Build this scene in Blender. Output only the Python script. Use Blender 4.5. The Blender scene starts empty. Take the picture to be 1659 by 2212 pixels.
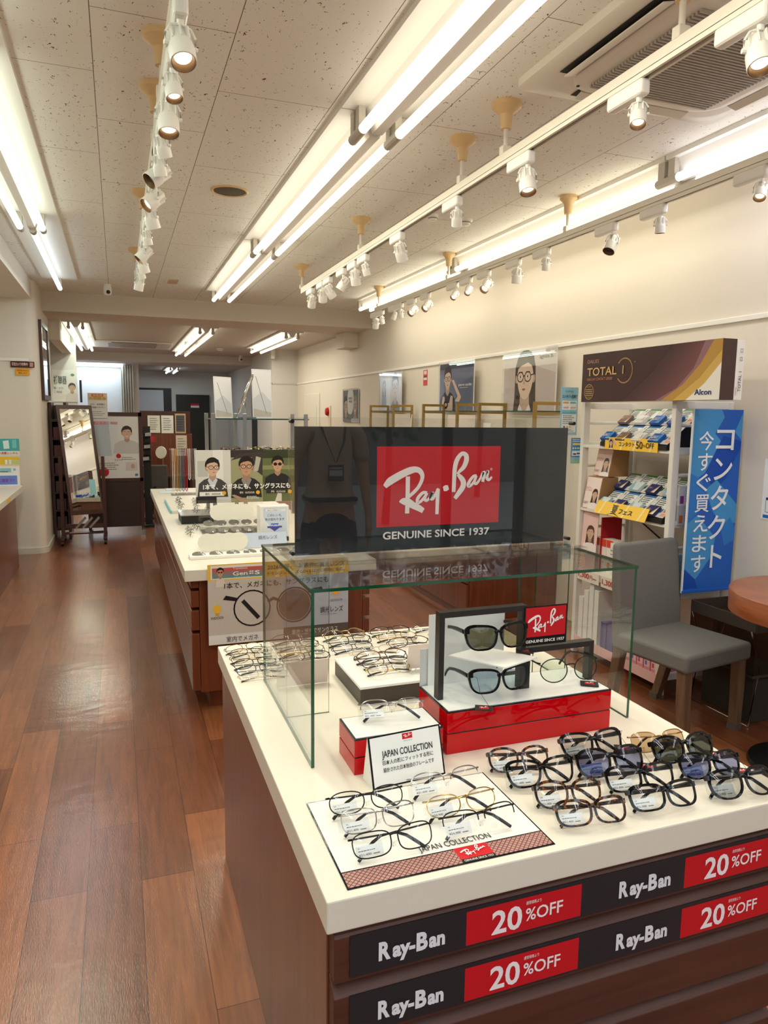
import bpy, bmesh, math, random
from mathutils import Vector, Matrix
from math import sin, cos, pi, radians
random.seed(7)
S = bpy.context.scene
COL = S.collection

# ---------------------------------------------------------------- camera, world, exposure
cd = bpy.data.cameras.new('camera')
cam = bpy.data.objects.new('camera', cd)
COL.objects.link(cam)
cd.sensor_fit = 'HORIZONTAL'
cd.sensor_width = 36.0
cd.lens = 1565.06 / 1659 * 36.0
cd.clip_start = 0.02
YAW, PITCH, ROLL = 0.351218, 0.134787, 0.0123033
fw = Vector((sin(YAW) * cos(PITCH), cos(YAW) * cos(PITCH), -sin(PITCH)))
rt = Vector((cos(YAW), -sin(YAW), 0))
up = rt.cross(fw)
r2 = cos(ROLL) * rt + sin(ROLL) * up
u2 = -sin(ROLL) * rt + cos(ROLL) * up
cam.matrix_world = Matrix(((r2.x, u2.x, -fw.x, 0), (r2.y, u2.y, -fw.y, 0), (r2.z, u2.z, -fw.z, 1.45), (0, 0, 0, 1)))
S.camera = cam
S.view_settings.view_transform = 'Standard'
S.view_settings.look = 'None'
S.view_settings.gamma = 1.0
S.view_settings.use_curve_mapping = False
S.view_settings.exposure = 0.50
S.cycles.max_bounces = 10
S.cycles.diffuse_bounces = 5
S.cycles.glossy_bounces = 5
S.cycles.transmission_bounces = 8
S.cycles.transparent_max_bounces = 40
S.cycles.caustics_reflective = False
S.cycles.caustics_refractive = False
S.cycles.sample_clamp_indirect = 4.0
w = bpy.data.worlds.new('daylight')
S.world = w
w.use_nodes = True
w.node_tree.nodes['Background'].inputs[0].default_value = (0.80, 0.90, 1.0, 1)
w.node_tree.nodes['Background'].inputs[1].default_value = 2.0
TUBE_WARM, TUBE_COOL, TUBE_GREEN = (1.0, 0.935, 0.76), (0.95, 0.94, 1.0), (0.90, 1.0, 0.84)
TUBE_GLOW, TUBE_WATT = 2.6, 2.3
SPOT_POWER = 7.0

# ---------------------------------------------------------------- helpers
def lin(c):
    return tuple(((v / 255) / 12.92 if v / 255 <= 0.04045 else ((v / 255 + 0.055) / 1.055) ** 2.4) for v in c)

MATS = {}
def mat(name, rgb=None, rough=0.5, metal=0.0, emit=None, power=1.0, spec=0.5, coat=0.0, transmission=0.0):
    """plain material; rgb is an sRGB 0-255 triple"""
    if name in MATS:
        return MATS[name]
    m = bpy.data.materials.new(name)
    m.use_nodes = True
    b = m.node_tree.nodes['Principled BSDF']
    c = lin(rgb or (200, 200, 200))
    b.inputs['Base Color'].default_value = (*c, 1)
    b.inputs['Roughness'].default_value = rough
    b.inputs['Metallic'].default_value = metal
    b.inputs['Specular IOR Level'].default_value = spec
    b.inputs['Coat Weight'].default_value = coat
    b.inputs['Transmission Weight'].default_value = transmission
    if emit:
        b.inputs['Emission Color'].default_value = (*emit, 1)
        b.inputs['Emission Strength'].default_value = power
    MATS[name] = m
    return m

def ink(*rgb):
    """flat printed colour"""
    return mat('ink_%d_%d_%d' % rgb, rgb, 0.45, spec=0.3)

def nodes_of(name):
    m = bpy.data.materials.new(name)
    m.use_nodes = True
    MATS[name] = m
    t = m.node_tree
    return m, t, t.nodes, t.links, t.nodes['Principled BSDF']

def thin_glass(name, tint=(1, 1, 1), rough=0.0, ior=1.5, boost=1.0):
    """thin sheet: tinted see-through plus a fresnel reflection"""
    if name in MATS:
        return MATS[name]
    m, t, n, l, b = nodes_of(name)
    n.remove(b)
    tr = n.new('ShaderNodeBsdfTransparent')
    tr.inputs[0].default_value = (*tint, 1)
    gl = n.new('ShaderNodeBsdfGlossy')
    gl.inputs['Roughness'].default_value = rough
    # Schlick reflectance, the same from both sides of the sheet
    lw = n.new('ShaderNodeLayerWeight')
    lw.inputs[0].default_value = 0.5
    po = n.new('ShaderNodeMath'); po.operation = 'POWER'; po.inputs[1].default_value = 5.0
    mu = n.new('ShaderNodeMath'); mu.operation = 'MULTIPLY_ADD'; mu.use_clamp = True
    f0 = ((ior - 1) / (ior + 1)) ** 2 * boost
    mu.inputs[1].default_value = 1 - f0; mu.inputs[2].default_value = f0
    mx = n.new('ShaderNodeMixShader')
    l.new(lw.outputs['Facing'], po.inputs[0])
    l.new(po.outputs[0], mu.inputs[0])
    l.new(mu.outputs[0], mx.inputs[0])
    l.new(tr.outputs[0], mx.inputs[1])
    l.new(gl.outputs[0], mx.inputs[2])
    l.new(mx.outputs[0], n['Material Output'].inputs[0])
    return m

MW = {}
def V(*a):
    return Vector(a[0]) if len(a) == 1 else Vector(a)

def tag(o, label=None, cat=None, group=None, kind=None):
    if label: o['label'] = label
    if cat: o['category'] = cat
    if group: o['group'] = group
    if kind: o['kind'] = kind
    return o

def thing(name, label, cat, loc=(0, 0, 0), rotz=0.0, group=None):
    o = bpy.data.objects.new(name, None)
    o.empty_display_size = 0.05
    COL.objects.link(o)
    o.location = loc
    o.rotation_euler = (0, 0, rotz)
    MW[o.name] = Matrix.Translation(loc) @ Matrix.Rotation(rotz, 4, 'Z')
    return tag(o, label, cat, group)

def dup(root, loc=None, rotz=None, label=None, group=None):
    r = root.copy()
    COL.objects.link(r)
    if loc is not None: r.location = loc
    if rotz is not None: r.rotation_euler = (0, 0, rotz)
    if label: r['label'] = label
    if group: r['group'] = group
    for ch in list(root.children):
        c = ch.copy(); COL.objects.link(c); c.parent = r
        for g in list(ch.children):
            d = g.copy(); COL.objects.link(d); d.parent = c
    return r

class MB:
    """collects shapes, links them as ONE mesh object"""
    def __init__(s):
        s.v, s.f, s.m, s.mi = [], [], [], 0
    def use(s, i):
        s.mi = i
        return s
    def add(s, vs, fs):
        o = len(s.v)
        s.v += [Vector(p) for p in vs]
        for f in fs:
            s.f.append([i + o for i in f]); s.m.append(s.mi)
        return s
    def box(s, a, b):
        x0, y0, z0 = a; x1, y1, z1 = b
        vs = [(x, y, z) for z in (z0, z1) for y in (y0, y1) for x in (x0, x1)]
        return s.add(vs, [(0, 2, 3, 1), (4, 5, 7, 6), (0, 1, 5, 4), (2, 6, 7, 3), (0, 4, 6, 2), (1, 3, 7, 5)])
    def obox(s, c, u, v, w):
        """oriented box: centre and three half-axes"""
        c, u, v, w = V(c), V(u), V(v), V(w)
        vs = [c + i * u + j * v + k * w for k in (-1, 1) for j in (-1, 1) for i in (-1, 1)]
        return s.add(vs, [(0, 2, 3, 1), (4, 5, 7, 6), (0, 1, 5, 4), (2, 6, 7, 3), (0, 4, 6, 2), (1, 3, 7, 5)])
    def prism(s, pts, h):
        """polygon (3d points, counter-clockwise seen from the h side) pushed along vector h"""
        n = len(pts); h = V(h)
        vs = [V(p) for p in pts] + [V(p) + h for p in pts]
        fs = [list(range(n))[::-1], list(range(n, 2 * n))] + [(i, (i + 1) % n, n + (i + 1) % n, n + i) for i in range(n)]
        return s.add(vs, fs)
    def poly(s, pts):
        return s.add(pts, [list(range(len(pts)))])
    def ring(s, pts, rx, ry=None, n=8, closed=False, up=(0, 0, 1), cap=True):
        """sweep an elliptical section (rx sideways, ry along up) along pts; radii may be lists"""
        P = [V(p) for p in pts]; N = len(P); up = V(up)
        rows = []
        for i in range(N):
            a = P[(i - 1) % N] if (closed or i > 0) else P[i]
            b = P[(i + 1) % N] if (closed or i < N - 1) else P[i]
            t = (b - a).normalized()
            sd = t.cross(up)
            if sd.length < 1e-4: sd = t.cross(Vector((1, 0, 0.01)))
            sd.normalize()
            nn = sd.cross(t).normalized()
            qx = rx[i] if isinstance(rx, (list, tuple)) else rx
            qy = qx if ry is None else (ry[i] if isinstance(ry, (list, tuple)) else ry)
            rows.append([P[i] + sd * (qx * cos(2 * pi * k / n)) + nn * (qy * sin(2 * pi * k / n)) for k in range(n)])
        vs = [p for r in rows for p in r]
        fs = []
        for i in range(N if closed else N - 1):
            j = (i + 1) % N
            for k in range(n):
                fs.append((i * n + k, i * n + (k + 1) % n, j * n + (k + 1) % n, j * n + k))
        if not closed and cap:
            fs += [list(range(n))[::-1], [(N - 1) * n + k for k in range(n)]]
        return s.add(vs, fs)
    def cyl(s, a, b, r, n=12, r2=None):
        return s.ring([a, b], [r, r if r2 is None else r2], n=n)
    def lathe(s, prof, o=(0, 0, 0), ax=(0, 0, 1), n=16):
        """prof: (radius, height) pairs along axis ax"""
        o, ax = V(o), V(ax).normalized()
        u = ax.orthogonal().normalized(); v = ax.cross(u)
        vs, fs = [], []
        for r, h in prof:
            vs += [o + ax * h + (u * cos(2 * pi * k / n) + v * sin(2 * pi * k / n)) * max(r, 1e-5) for k in range(n)]
        for i in range(len(prof) - 1):
            for k in range(n):
                fs.append((i * n + k, i * n + (k + 1) % n, (i + 1) * n + (k + 1) % n, (i + 1) * n + k))
        return s.add(vs, fs)
    def build(s, name, mats, parent=None, bevel=0.0, smooth=False, origin=None, seg=2, rel=None):
        me = bpy.data.meshes.new(name)
        M = Matrix.Identity(4)
        if parent is not None and rel is None:
            p = parent if parent.name in MW else parent.parent
            if p is not None and p.name in MW: M = MW[p.name].inverted()
        elif origin is not None:
            M = Matrix.Translation(-V(origin))
        me.from_pydata([M @ p for p in s.v], [], s.f)
        if not isinstance(mats, (list, tuple)): mats = [mats]
        for m in mats: me.materials.append(m)
        me.polygons.foreach_set('material_index', s.m)
        if smooth: me.polygons.foreach_set('use_smooth', [True] * len(me.polygons))
        me.update()
        o = bpy.data.objects.new(name, me)
        COL.objects.link(o)
        if parent is not None: o.parent = parent
        elif origin is not None: o.location = origin
        if bevel:
            b = o.modifiers.new('edge', 'BEVEL'); b.width = bevel; b.segments = seg; b.limit_method = 'ANGLE'; b.angle_limit = radians(40)
            if smooth: b.harden_normals = False
        if smooth:
            try: me.set_sharp_from_angle(angle=radians(42))
            except Exception: pass
        return o

def struct(name, mb, m, **k):
    return tag(mb.build(name, m, **k), kind='structure')

_tc = {}
def text_geo(body, bold=0.0):
    key = (body, bold)
    if key in _tc: return _tc[key]
    cu = bpy.data.curves.new('lettering', 'FONT')
    cu.body = body; cu.size = 1.0; cu.resolution_u = 3; cu.offset = bold
    o = bpy.data.objects.new('lettering', cu)
    me = bpy.data.meshes.new_from_object(o)
    vs = [(v.co.x, v.co.y) for v in me.vertices]
    fs = [list(p.vertices) for p in me.polygons]
    bpy.data.objects.remove(o); bpy.data.meshes.remove(me); bpy.data.curves.remove(cu)
    _tc[key] = (vs, fs)
    return _tc[key]

class Face:
    """a flat printed face in space: o = lower left corner, u = right, v = up (unit), n = towards the reader"""
    def __init__(s, o, u, v, w, h):
        s.o, s.u, s.v, s.w, s.h = V(o), V(u).normalized(), V(v).normalized(), w, h
        s.n = s.u.cross(s.v).normalized()
    @staticmethod
    def quad(tl, tr, bl):
        tl, tr, bl = V(tl), V(tr), V(bl)
        return Face(bl, tr - tl, tl - bl, (tr - tl).length, (tl - bl).length)
    def p(s, x, y, e=0.0):
        return s.o + s.u * x + s.v * y + s.n * e
    def board(s, name, m, parent, t=0.004, bevel=0.0):
        """the backing sheet, front on the face, t thick"""
        b = MB().prism([s.p(0, 0, -t), s.p(s.w, 0, -t), s.p(s.w, s.h, -t), s.p(0, s.h, -t)], s.n * t)
        return b.build(name, m, parent, bevel=bevel)

class Print:
    """flat coloured shapes on a face (fractions 0..1 of width and height), in layers"""
    def __init__(s, face):
        s.F, s.mb, s.ms, s.k = face, MB(), [], 0
    def _m(s, m):
        if isinstance(m, tuple): m = ink(*m)
        if m not in s.ms: s.ms.append(m)
        s.mb.use(s.ms.index(m))
    def e(s):
        s.k += 1
        return 0.0002 + 0.00003 * s.k
    def poly(s, m, pts):
        s._m(m); e = s.e()
        # keep the shape inside the sheet
        for ax, lim, sg in ((0, 0, 1), (0, 1, -1), (1, 0, 1), (1, 1, -1)):
            out = []
            for i, a in enumerate(pts):
                b = pts[i - 1]
                ia, ib = (a[ax] - lim) * sg >= 0, (b[ax] - lim) * sg >= 0
                if ia != ib:
                    k = (lim - b[ax]) / (a[ax] - b[ax])
                    out.append((b[0] + (a[0] - b[0]) * k, b[1] + (a[1] - b[1]) * k))
                if ia: out.append(a)
            pts = out
        if len(pts) > 2: s.mb.poly([s.F.p(x * s.F.w, y * s.F.h, e) for x, y in pts])
        return s
    def rect(s, m, x0, y0, x1, y1):
        return s.poly(m, [(x0, y0), (x1, y0), (x1, y1), (x0, y1)])
    def oval(s, m, cx, cy, rx, ry, n=20, a0=0, a1=360):
        """radii as fractions of the width"""
        k = s.F.w / s.F.h
        d = a1 - a0
        return s.poly(m, [(cx + rx * cos(radians(a0 + d * i / n)), cy + k * ry * sin(radians(a0 + d * i / n))) for i in range(n + (d < 360))])
    def line(s, m, pts, wd):
        """polyline of width wd (fraction of width)"""
        s._m(m); e = s.e()
        P = [Vector((x * s.F.w, y * s.F.h)) for x, y in pts]
        h = wd * s.F.w / 2
        for a, b in zip(P, P[1:]):
            d = (b - a).normalized(); q = Vector((-d.y, d.x)) * h; a2 = a - d * h * .6; b2 = b + d * h * .6
            s.mb.poly([s.F.p(c.x, c.y, e) for c in (a2 - q, b2 - q, b2 + q, a2 + q)])
        return s
    def build(s, name, parent):
        return s.mb.build(name, s.ms, parent)

class Letters:
    """lettering on a face; positions as fractions, cap height h as a fraction of the face height"""
    def __init__(s, face, e=0.0030):
        s.F, s.mb, s.ms, s.e = face, MB(), [], e
    def put(s, m, body, x, y, h, w=None, bold=0.0, al='l', slant=0.0, rot=0.0):
        if isinstance(m, tuple): m = ink(*m)
        if m not in s.ms: s.ms.append(m)
        s.mb.use(s.ms.index(m))
        vs, fs = text_geo(body, bold)
        if not vs: return s
        x0 = min(v[0] for v in vs); x1 = max(v[0] for v in vs)
        k = h * s.F.h / 0.73
        kx = k if w is None else w * s.F.w / (x1 - x0)
        tw = (x1 - x0) * kx
        ox = x * s.F.w - {'l': 0, 'c': tw / 2, 'r': tw}[al]
        oy = y * s.F.h
        cr, sr = cos(rot), sin(rot)
        def q(v):
            a = (v[0] - x0) * kx + v[1] * k * slant; b = v[1] * k
            return s.F.p(ox + a * cr - b * sr, oy + a * sr + b * cr, s.e)
        s.mb.add([q(v) for v in vs], fs)
        return s
    def rows(s, m, x, y0, y1, n, w, h, seed=1):
        """n lines of print too small to read: short dashes"""
        if isinstance(m, tuple): m = ink(*m)
        if m not in s.ms: s.ms.append(m)
        s.mb.use(s.ms.index(m))
        r = random.Random(seed)
        for i in range(n):
            y = y0 + (y1 - y0) * (i / max(1, n - 1))
            c = x; end = x + w * r.uniform(0.7, 1.0)
            while c < end - 0.01:
                d = min(end - c, w * r.uniform(0.05, 0.16))
                a = [s.F.p(px * s.F.w, py * s.F.h, s.e) for px, py in ((c, y), (c + d, y), (c + d, y + h), (c, y + h))]
                s.mb.poly(a)
                c += d + w * 0.025
        return s
    def build(s, parent, name='lettering'):
        return s.mb.build(name, s.ms, parent)

# script wordmark strokes: (x, y, width) traced in a 1570 x 1021 panel, y down
LOGO = [
    [(130, 560, 50), (190, 495, 88), (270, 443, 88), (350, 398, 84), (440, 358, 82), (510, 345, 68), (560, 365, 62), (588, 410, 54), (590, 460, 46), (570, 520, 42), (535, 580, 42), (485, 635, 42), (425, 690, 36)],
    [(412, 432, 52), (412, 650, 52), (409, 900, 52)],
    [(310, 752, 10), (350, 745, 70), (410, 755, 96), (480, 795, 80), (560, 835, 72), (612, 868, 60)],
    [(655, 640, 34), (610, 635, 36), (565, 672, 40), (536, 720, 42), (540, 762, 38), (580, 745, 34), (630, 685, 34), (655, 645, 34)],
    [(652, 640, 34), (625, 715, 40), (655, 735, 34), (695, 690, 30), (722, 625, 40), (700, 700, 42), (730, 715, 36), (765, 650, 34), (800, 585, 34)],
    [(792, 590, 48), (788, 740, 46), (785, 912, 42)],
    [(860, 592, 50), (893, 582, 74), (926, 570, 50)],
    [(994, 630, 48), (998, 450, 52), (1003, 330, 55), (1025, 235, 58), (1070, 165, 50), (1110, 148, 48), (1145, 175, 60), (1150, 235, 64), (1118, 315, 56), (1065, 370, 40), (1035, 405, 24)],
    [(1042, 408, 34), (1085, 450, 60), (1118, 505, 70), (1110, 570, 68), (1060, 645, 60), (1012, 712, 46)],
    [(1290, 425, 30), (1250, 432, 34), (1205, 485, 40), (1182, 535, 42), (1192, 560, 36), (1235, 530, 32), (1282, 455, 32)],
    [(1288, 425, 32), (1262, 505, 40), (1292, 525, 34), (1340, 460, 30), (1385, 375, 40), (1374, 505, 40)],
    [(1376, 495, 24), (1412, 405, 28), (1440, 368, 36), (1428, 450, 40), (1455, 478, 36), (1495, 440, 26)],
]
def logo(L, m, x0, y0, x1, y1):
    """draw the script wordmark into Letters L inside a panel given as fractions"""
    if isinstance(m, tuple): m = ink(*m)
    if m not in L.ms: L.ms.append(m)
    L.mb.use(L.ms.index(m))
    F = L.F
    W, H = (x1 - x0) * F.w, (y1 - y0) * F.h
    kx = W / 1570.0
    def q(x, y):
        u = (x - 35) / 1570.0
        return Vector((x0 * F.w + u * W, y0 * F.h + H * (1 - (y - 57) / (1021 - 63 * u))))
    for st in LOGO:
        P = [(q(x, y), wd * kx / 2) for x, y, wd in st]
        # round the corners by subdividing
        Q = []
        for i in range(len(P) - 1):
            a = P[max(0, i - 1)]; b = P[i]; c = P[i + 1]; d = P[min(len(P) - 1, i + 2)]
            for k in range(4):
                t = k / 4.0
                h = 0.5 * ((2 * b[0]) + (c[0] - a[0]) * t + (2 * a[0] - 5 * b[0] + 4 * c[0] - d[0]) * t * t + (3 * b[0] - a[0] - 3 * c[0] + d[0]) * t ** 3)
                Q.append((h, b[1] + (c[1] - b[1]) * t))
        Q.append(P[-1])
        row = []
        for i, (p, r) in enumerate(Q):
            d = (Q[min(i + 1, len(Q) - 1)][0] - Q[max(i - 1, 0)][0]).normalized()
            nn = Vector((-d.y, d.x)) * r
            row.append((p - nn, p + nn))
        vs = [F.p(a.x, a.y, L.e) for pr in row for a in pr]
        L.mb.add(vs, [(2 * i, 2 * i + 2, 2 * i + 3, 2 * i + 1) for i in range(len(row) - 1)])
        L.e += .00007
    L.e -= .00007 * len(LOGO)

WHITE_PAPER, CREAM = (238, 234, 226), (236, 228, 212)
X, Y, Z = Vector((1, 0, 0)), Vector((0, 1, 0)), Vector((0, 0, 1))

# ---------------------------------------------------------------- surface materials
def wood(name, dark, light, scale=(1, 1, 1), rough=0.3, bump=0.05, coat=0.2, stretch=(18, 18, 0.9)):
    m, t, n, l, b = nodes_of(name)
    tc = n.new('ShaderNodeTexCoord'); mp = n.new('ShaderNodeMapping')
    mp.inputs['Scale'].default_value = stretch
    l.new(tc.outputs['Object'], mp.inputs[0])
    no = n.new('ShaderNodeTexNoise'); no.inputs['Scale'].default_value = 2.2; no.inputs['Detail'].default_value = 8; no.inputs['Roughness'].default_value = 0.62; no.inputs['Distortion'].default_value = 0.6
    l.new(mp.outputs[0], no.inputs['Vector'])
    cr = n.new('ShaderNodeValToRGB')
    cr.color_ramp.elements[0].color = (*lin(dark), 1); cr.color_ramp.elements[0].position = 0.32
    cr.color_ramp.elements[1].color = (*lin(light), 1); cr.color_ramp.elements[1].position = 0.68
    l.new(no.outputs[0], cr.inputs[0]); l.new(cr.outputs[0], b.inputs['Base Color'])
    b.inputs['Roughness'].default_value = rough; b.inputs['Coat Weight'].default_value = coat; b.inputs['Coat Roughness'].default_value = 0.15
    bp = n.new('ShaderNodeBump'); bp.inputs['Strength'].default_value = bump; bp.inputs['Distance'].default_value = 0.002
    l.new(no.outputs[0], bp.inputs['Height']); l.new(bp.outputs[0], b.inputs['Normal'])
    return m

def floor_mat():
    m, t, n, l, b = nodes_of('glossy_plank_floor')
    tc = n.new('ShaderNodeTexCoord'); mp = n.new('ShaderNodeMapping')
    mp.inputs['Rotation'].default_value = (0, 0, pi / 2)
    mp.inputs['Location'].default_value = (0.37, -0.178, 0)
    l.new(tc.outputs['Object'], mp.inputs[0])
    br = n.new('ShaderNodeTexBrick')
    br.offset = 0.37; br.offset_frequency = 2; br.squash = 1
    br.inputs['Color1'].default_value = (*lin((158, 96, 60)), 1); br.inputs['Color2'].default_value = (*lin((116, 64, 38)), 1)
    br.inputs['Mortar'].default_value = (*lin((70, 36, 22)), 1)
    br.inputs['Scale'].default_value = 1.0; br.inputs['Mortar Size'].default_value = 0.0012; br.inputs['Mortar Smooth'].default_value = 0.1
    br.inputs['Bias'].default_value = 0.0; br.inputs['Brick Width'].default_value = 0.92; br.inputs['Row Height'].default_value = 0.157
    l.new(mp.outputs[0], br.inputs['Vector'])
    m2 = n.new('ShaderNodeMapping'); m2.inputs['Scale'].default_value = (22, 1.6, 1)
    l.new(tc.outputs['Object'], m2.inputs[0])
    no = n.new('ShaderNodeTexNoise'); no.inputs['Scale'].default_value = 2.0; no.inputs['Detail'].default_value = 9; no.inputs['Roughness'].default_value = 0.65; no.inputs['Distortion'].default_value = 0.8
    l.new(m2.outputs[0], no.inputs['Vector'])
    mr = n.new('ShaderNodeMapRange'); mr.inputs[1].default_value = 0.3; mr.inputs[2].default_value = 0.7; mr.inputs[3].default_value = 0.62; mr.inputs[4].default_value = 1.25
    l.new(no.outputs[0], mr.inputs[0])
    mx = n.new('ShaderNodeMix'); mx.data_type = 'RGBA'; mx.blend_type = 'MULTIPLY'; mx.inputs[0].default_value = 1.0
    l.new(br.outputs[0], mx.inputs[6]); l.new(mr.outputs[0], mx.inputs[7])
    l.new(mx.outputs[2], b.inputs['Base Color'])
    b.inputs['Roughness'].default_value = 0.30
    b.inputs['Specular IOR Level'].default_value = 0.6
    b.inputs['Coat Weight'].default_value = 0.5; b.inputs['Coat Roughness'].default_value = 0.10
    # worn wax: slow waves plus fine grain
    n3 = n.new('ShaderNodeTexNoise'); n3.inputs['Scale'].default_value = 7.0; n3.inputs['Detail'].default_value = 3
    m3 = n.new('ShaderNodeMapping'); m3.inputs['Scale'].default_value = (1.0, 2.2, 1)
    l.new(tc.outputs['Object'], m3.inputs[0]); l.new(m3.outputs[0], n3.inputs['Vector'])
    b1 = n.new('ShaderNodeBump'); b1.inputs['Strength'].default_value = 0.25; b1.inputs['Distance'].default_value = 0.006
    l.new(n3.outputs[0], b1.inputs['Height'])
    m4 = n.new('ShaderNodeMapping'); m4.inputs['Scale'].default_value = (160, 26, 1)
    l.new(tc.outputs['Object'], m4.inputs[0])
    n4 = n.new('ShaderNodeTexNoise'); n4.inputs['Scale'].default_value = 2.0; n4.inputs['Detail'].default_value = 3
    l.new(m4.outputs[0], n4.inputs['Vector'])
    b2 = n.new('ShaderNodeBump'); b2.inputs['Strength'].default_value = 0.22; b2.inputs['Distance'].default_value = 0.002
    l.new(n4.outputs[0], b2.inputs['Height']); l.new(b1.outputs[0], b2.inputs['Normal'])
    l.new(b2.outputs[0], b.inputs['Normal']); l.new(b2.outputs[0], b.inputs['Coat Normal'])
    return m

def ceiling_mat():
    m, t, n, l, b = nodes_of('fissured_ceiling_tile')
    tc = n.new('ShaderNodeTexCoord'); mp = n.new('ShaderNodeMapping')
    mp.inputs['Rotation'].default_value = (0, 0, pi / 2); mp.inputs['Location'].default_value = (-3.42, 0.04, 0)
    l.new(tc.outputs['Object'], mp.inputs[0])
    br = n.new('ShaderNodeTexBrick'); br.offset = 0.5; br.offset_frequency = 2; br.squash = 1
    br.inputs['Color1'].default_value = (*lin((240, 238, 231)), 1); br.inputs['Color2'].default_value = (*lin((237, 235, 228)), 1)
    br.inputs['Mortar'].default_value = (*lin((120, 104, 86)), 1)
    br.inputs['Scale'].default_value = 1.0; br.inputs['Mortar Size'].default_value = 0.0016; br.inputs['Mortar Smooth'].default_value = 0.2
    br.inputs['Brick Width'].default_value = 0.93; br.inputs['Row Height'].default_value = 0.4545
    l.new(mp.outputs[0], br.inputs['Vector'])
    # fissures: stretched, thresholded noise
    m2 = n.new('ShaderNodeMapping'); m2.inputs['Scale'].default_value = (80, 48, 1)
    l.new(tc.outputs['Object'], m2.inputs[0])
    no = n.new('ShaderNodeTexNoise'); no.inputs['Scale'].default_value = 1.0; no.inputs['Detail'].default_value = 2.5; no.inputs['Distortion'].default_value = 1.2
    l.new(m2.outputs[0], no.inputs['Vector'])
    mr = n.new('ShaderNodeMapRange'); mr.inputs[1].default_value = 0.672; mr.inputs[2].default_value = 0.69
    l.new(no.outputs[0], mr.inputs[0])
    mx = n.new('ShaderNodeMix'); mx.data_type = 'RGBA'
    l.new(mr.outputs[0], mx.inputs[0]); l.new(br.outputs[0], mx.inputs[6]); mx.inputs[7].default_value = (*lin((96, 78, 60)), 1)
    l.new(mx.outputs[2], b.inputs['Base Color'])
    b.inputs['Roughness'].default_value = 0.85; b.inputs['Specular IOR Level'].default_value = 0.2
    return m

def plaster(name, rgb, bump=0.12, scale=220):
    m, t, n, l, b = nodes_of(name)
    b.inputs['Base Color'].default_value = (*lin(rgb), 1); b.inputs['Roughness'].default_value = 0.75; b.inputs['Specular IOR Level'].default_value = 0.25
    tc = n.new('ShaderNodeTexCoord'); no = n.new('ShaderNodeTexNoise'); no.inputs['Scale'].default_value = scale; no.inputs['Detail'].default_value = 4
    l.new(tc.outputs['Object'], no.inputs['Vector'])
    bp = n.new('ShaderNodeBump'); bp.inputs['Strength'].default_value = bump; bp.inputs['Distance'].default_value = 0.002
    l.new(no.outputs[0], bp.inputs['Height']); l.new(bp.outputs[0], b.inputs['Normal'])
    return m

def fabric(name, rgb, rgb2, scale=700, bump=0.3):
    m, t, n, l, b = nodes_of(name)
    tc = n.new('ShaderNodeTexCoord'); no = n.new('ShaderNodeTexNoise'); no.inputs['Scale'].default_value = scale; no.inputs['Detail'].default_value = 2
    l.new(tc.outputs['Object'], no.inputs['Vector'])
    cr = n.new('ShaderNodeValToRGB'); cr.color_ramp.elements[0].position = .35; cr.color_ramp.elements[1].position = .65
    cr.color_ramp.elements[0].color = (*lin(rgb), 1); cr.color_ramp.elements[1].color = (*lin(rgb2), 1)
    l.new(no.outputs[0], cr.inputs[0]); l.new(cr.outputs[0], b.inputs['Base Color'])
    b.inputs['Roughness'].default_value = 0.95; b.inputs['Specular IOR Level'].default_value = 0.15
    bp = n.new('ShaderNodeBump'); bp.inputs['Strength'].default_value = bump; bp.inputs['Distance'].default_value = 0.001
    l.new(no.outputs[0], bp.inputs['Height']); l.new(bp.outputs[0], b.inputs['Normal'])
    return m

FLOOR = floor_mat()
CEIL = ceiling_mat()
WALL = plaster('cream_wallpaper', (224, 216, 203))
WALL_GREY = plaster('cool_white_wall', (218, 216, 211))
CEIL2 = plaster('plain_ceiling_board', (206, 200, 190), 0.05)
WOOD = wood('reddish_wood_veneer', (96, 46, 26), (124, 64, 36), stretch=(14, 14, 0.8))
WOOD_H = wood('reddish_wood_drawer_veneer', (64, 31, 21), (84, 44, 30), stretch=(0.9, 14, 16), rough=0.45, coat=.03)
WOOD_DK = wood('dark_stained_wood', (58, 26, 18), (78, 36, 24), stretch=(14, 14, 1.0), rough=0.4)
WOOD_LEG = wood('grey_brown_leg_wood', (96, 72, 52), (124, 96, 72), stretch=(30, 30, 2.0), rough=0.5, coat=0)
TOPW = plaster('white_laminate', (226, 219, 206), 0.02, 60)
TOPW.node_tree.nodes['Principled BSDF'].inputs['Roughness'].default_value = 0.35
WHITE = mat('white_paint', (236, 233, 226), 0.4)
WHITE_PL = mat('white_plastic', (238, 236, 230), 0.3)
BEIGE = mat('beige_plastic', (222, 190, 140), 0.35)
BLACK = mat('black_gloss', (16, 16, 18), 0.15)
BLACK_M = mat('black_matte', (24, 22, 22), 0.55)
CHROME = mat('chrome', (200, 200, 200), 0.15, 1.0)
STEEL = mat('brushed_steel', (170, 170, 168), 0.3, 1.0)
GOLD = mat('pale_gold_metal', (168, 138, 78), 0.35, 0.8)
GLASS = thin_glass('clear_glass', (0.985, 0.995, 0.985))
ACRYL = thin_glass('clear_acrylic', (0.99, 0.99, 0.985))
GREEN_EDGE = mat('green_glass_edge', (8, 74, 42), 0.1, emit=None, spec=0.8)
MIRROR = mat('mirror_silver', (235, 236, 230), 0.01, 1.0)

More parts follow.
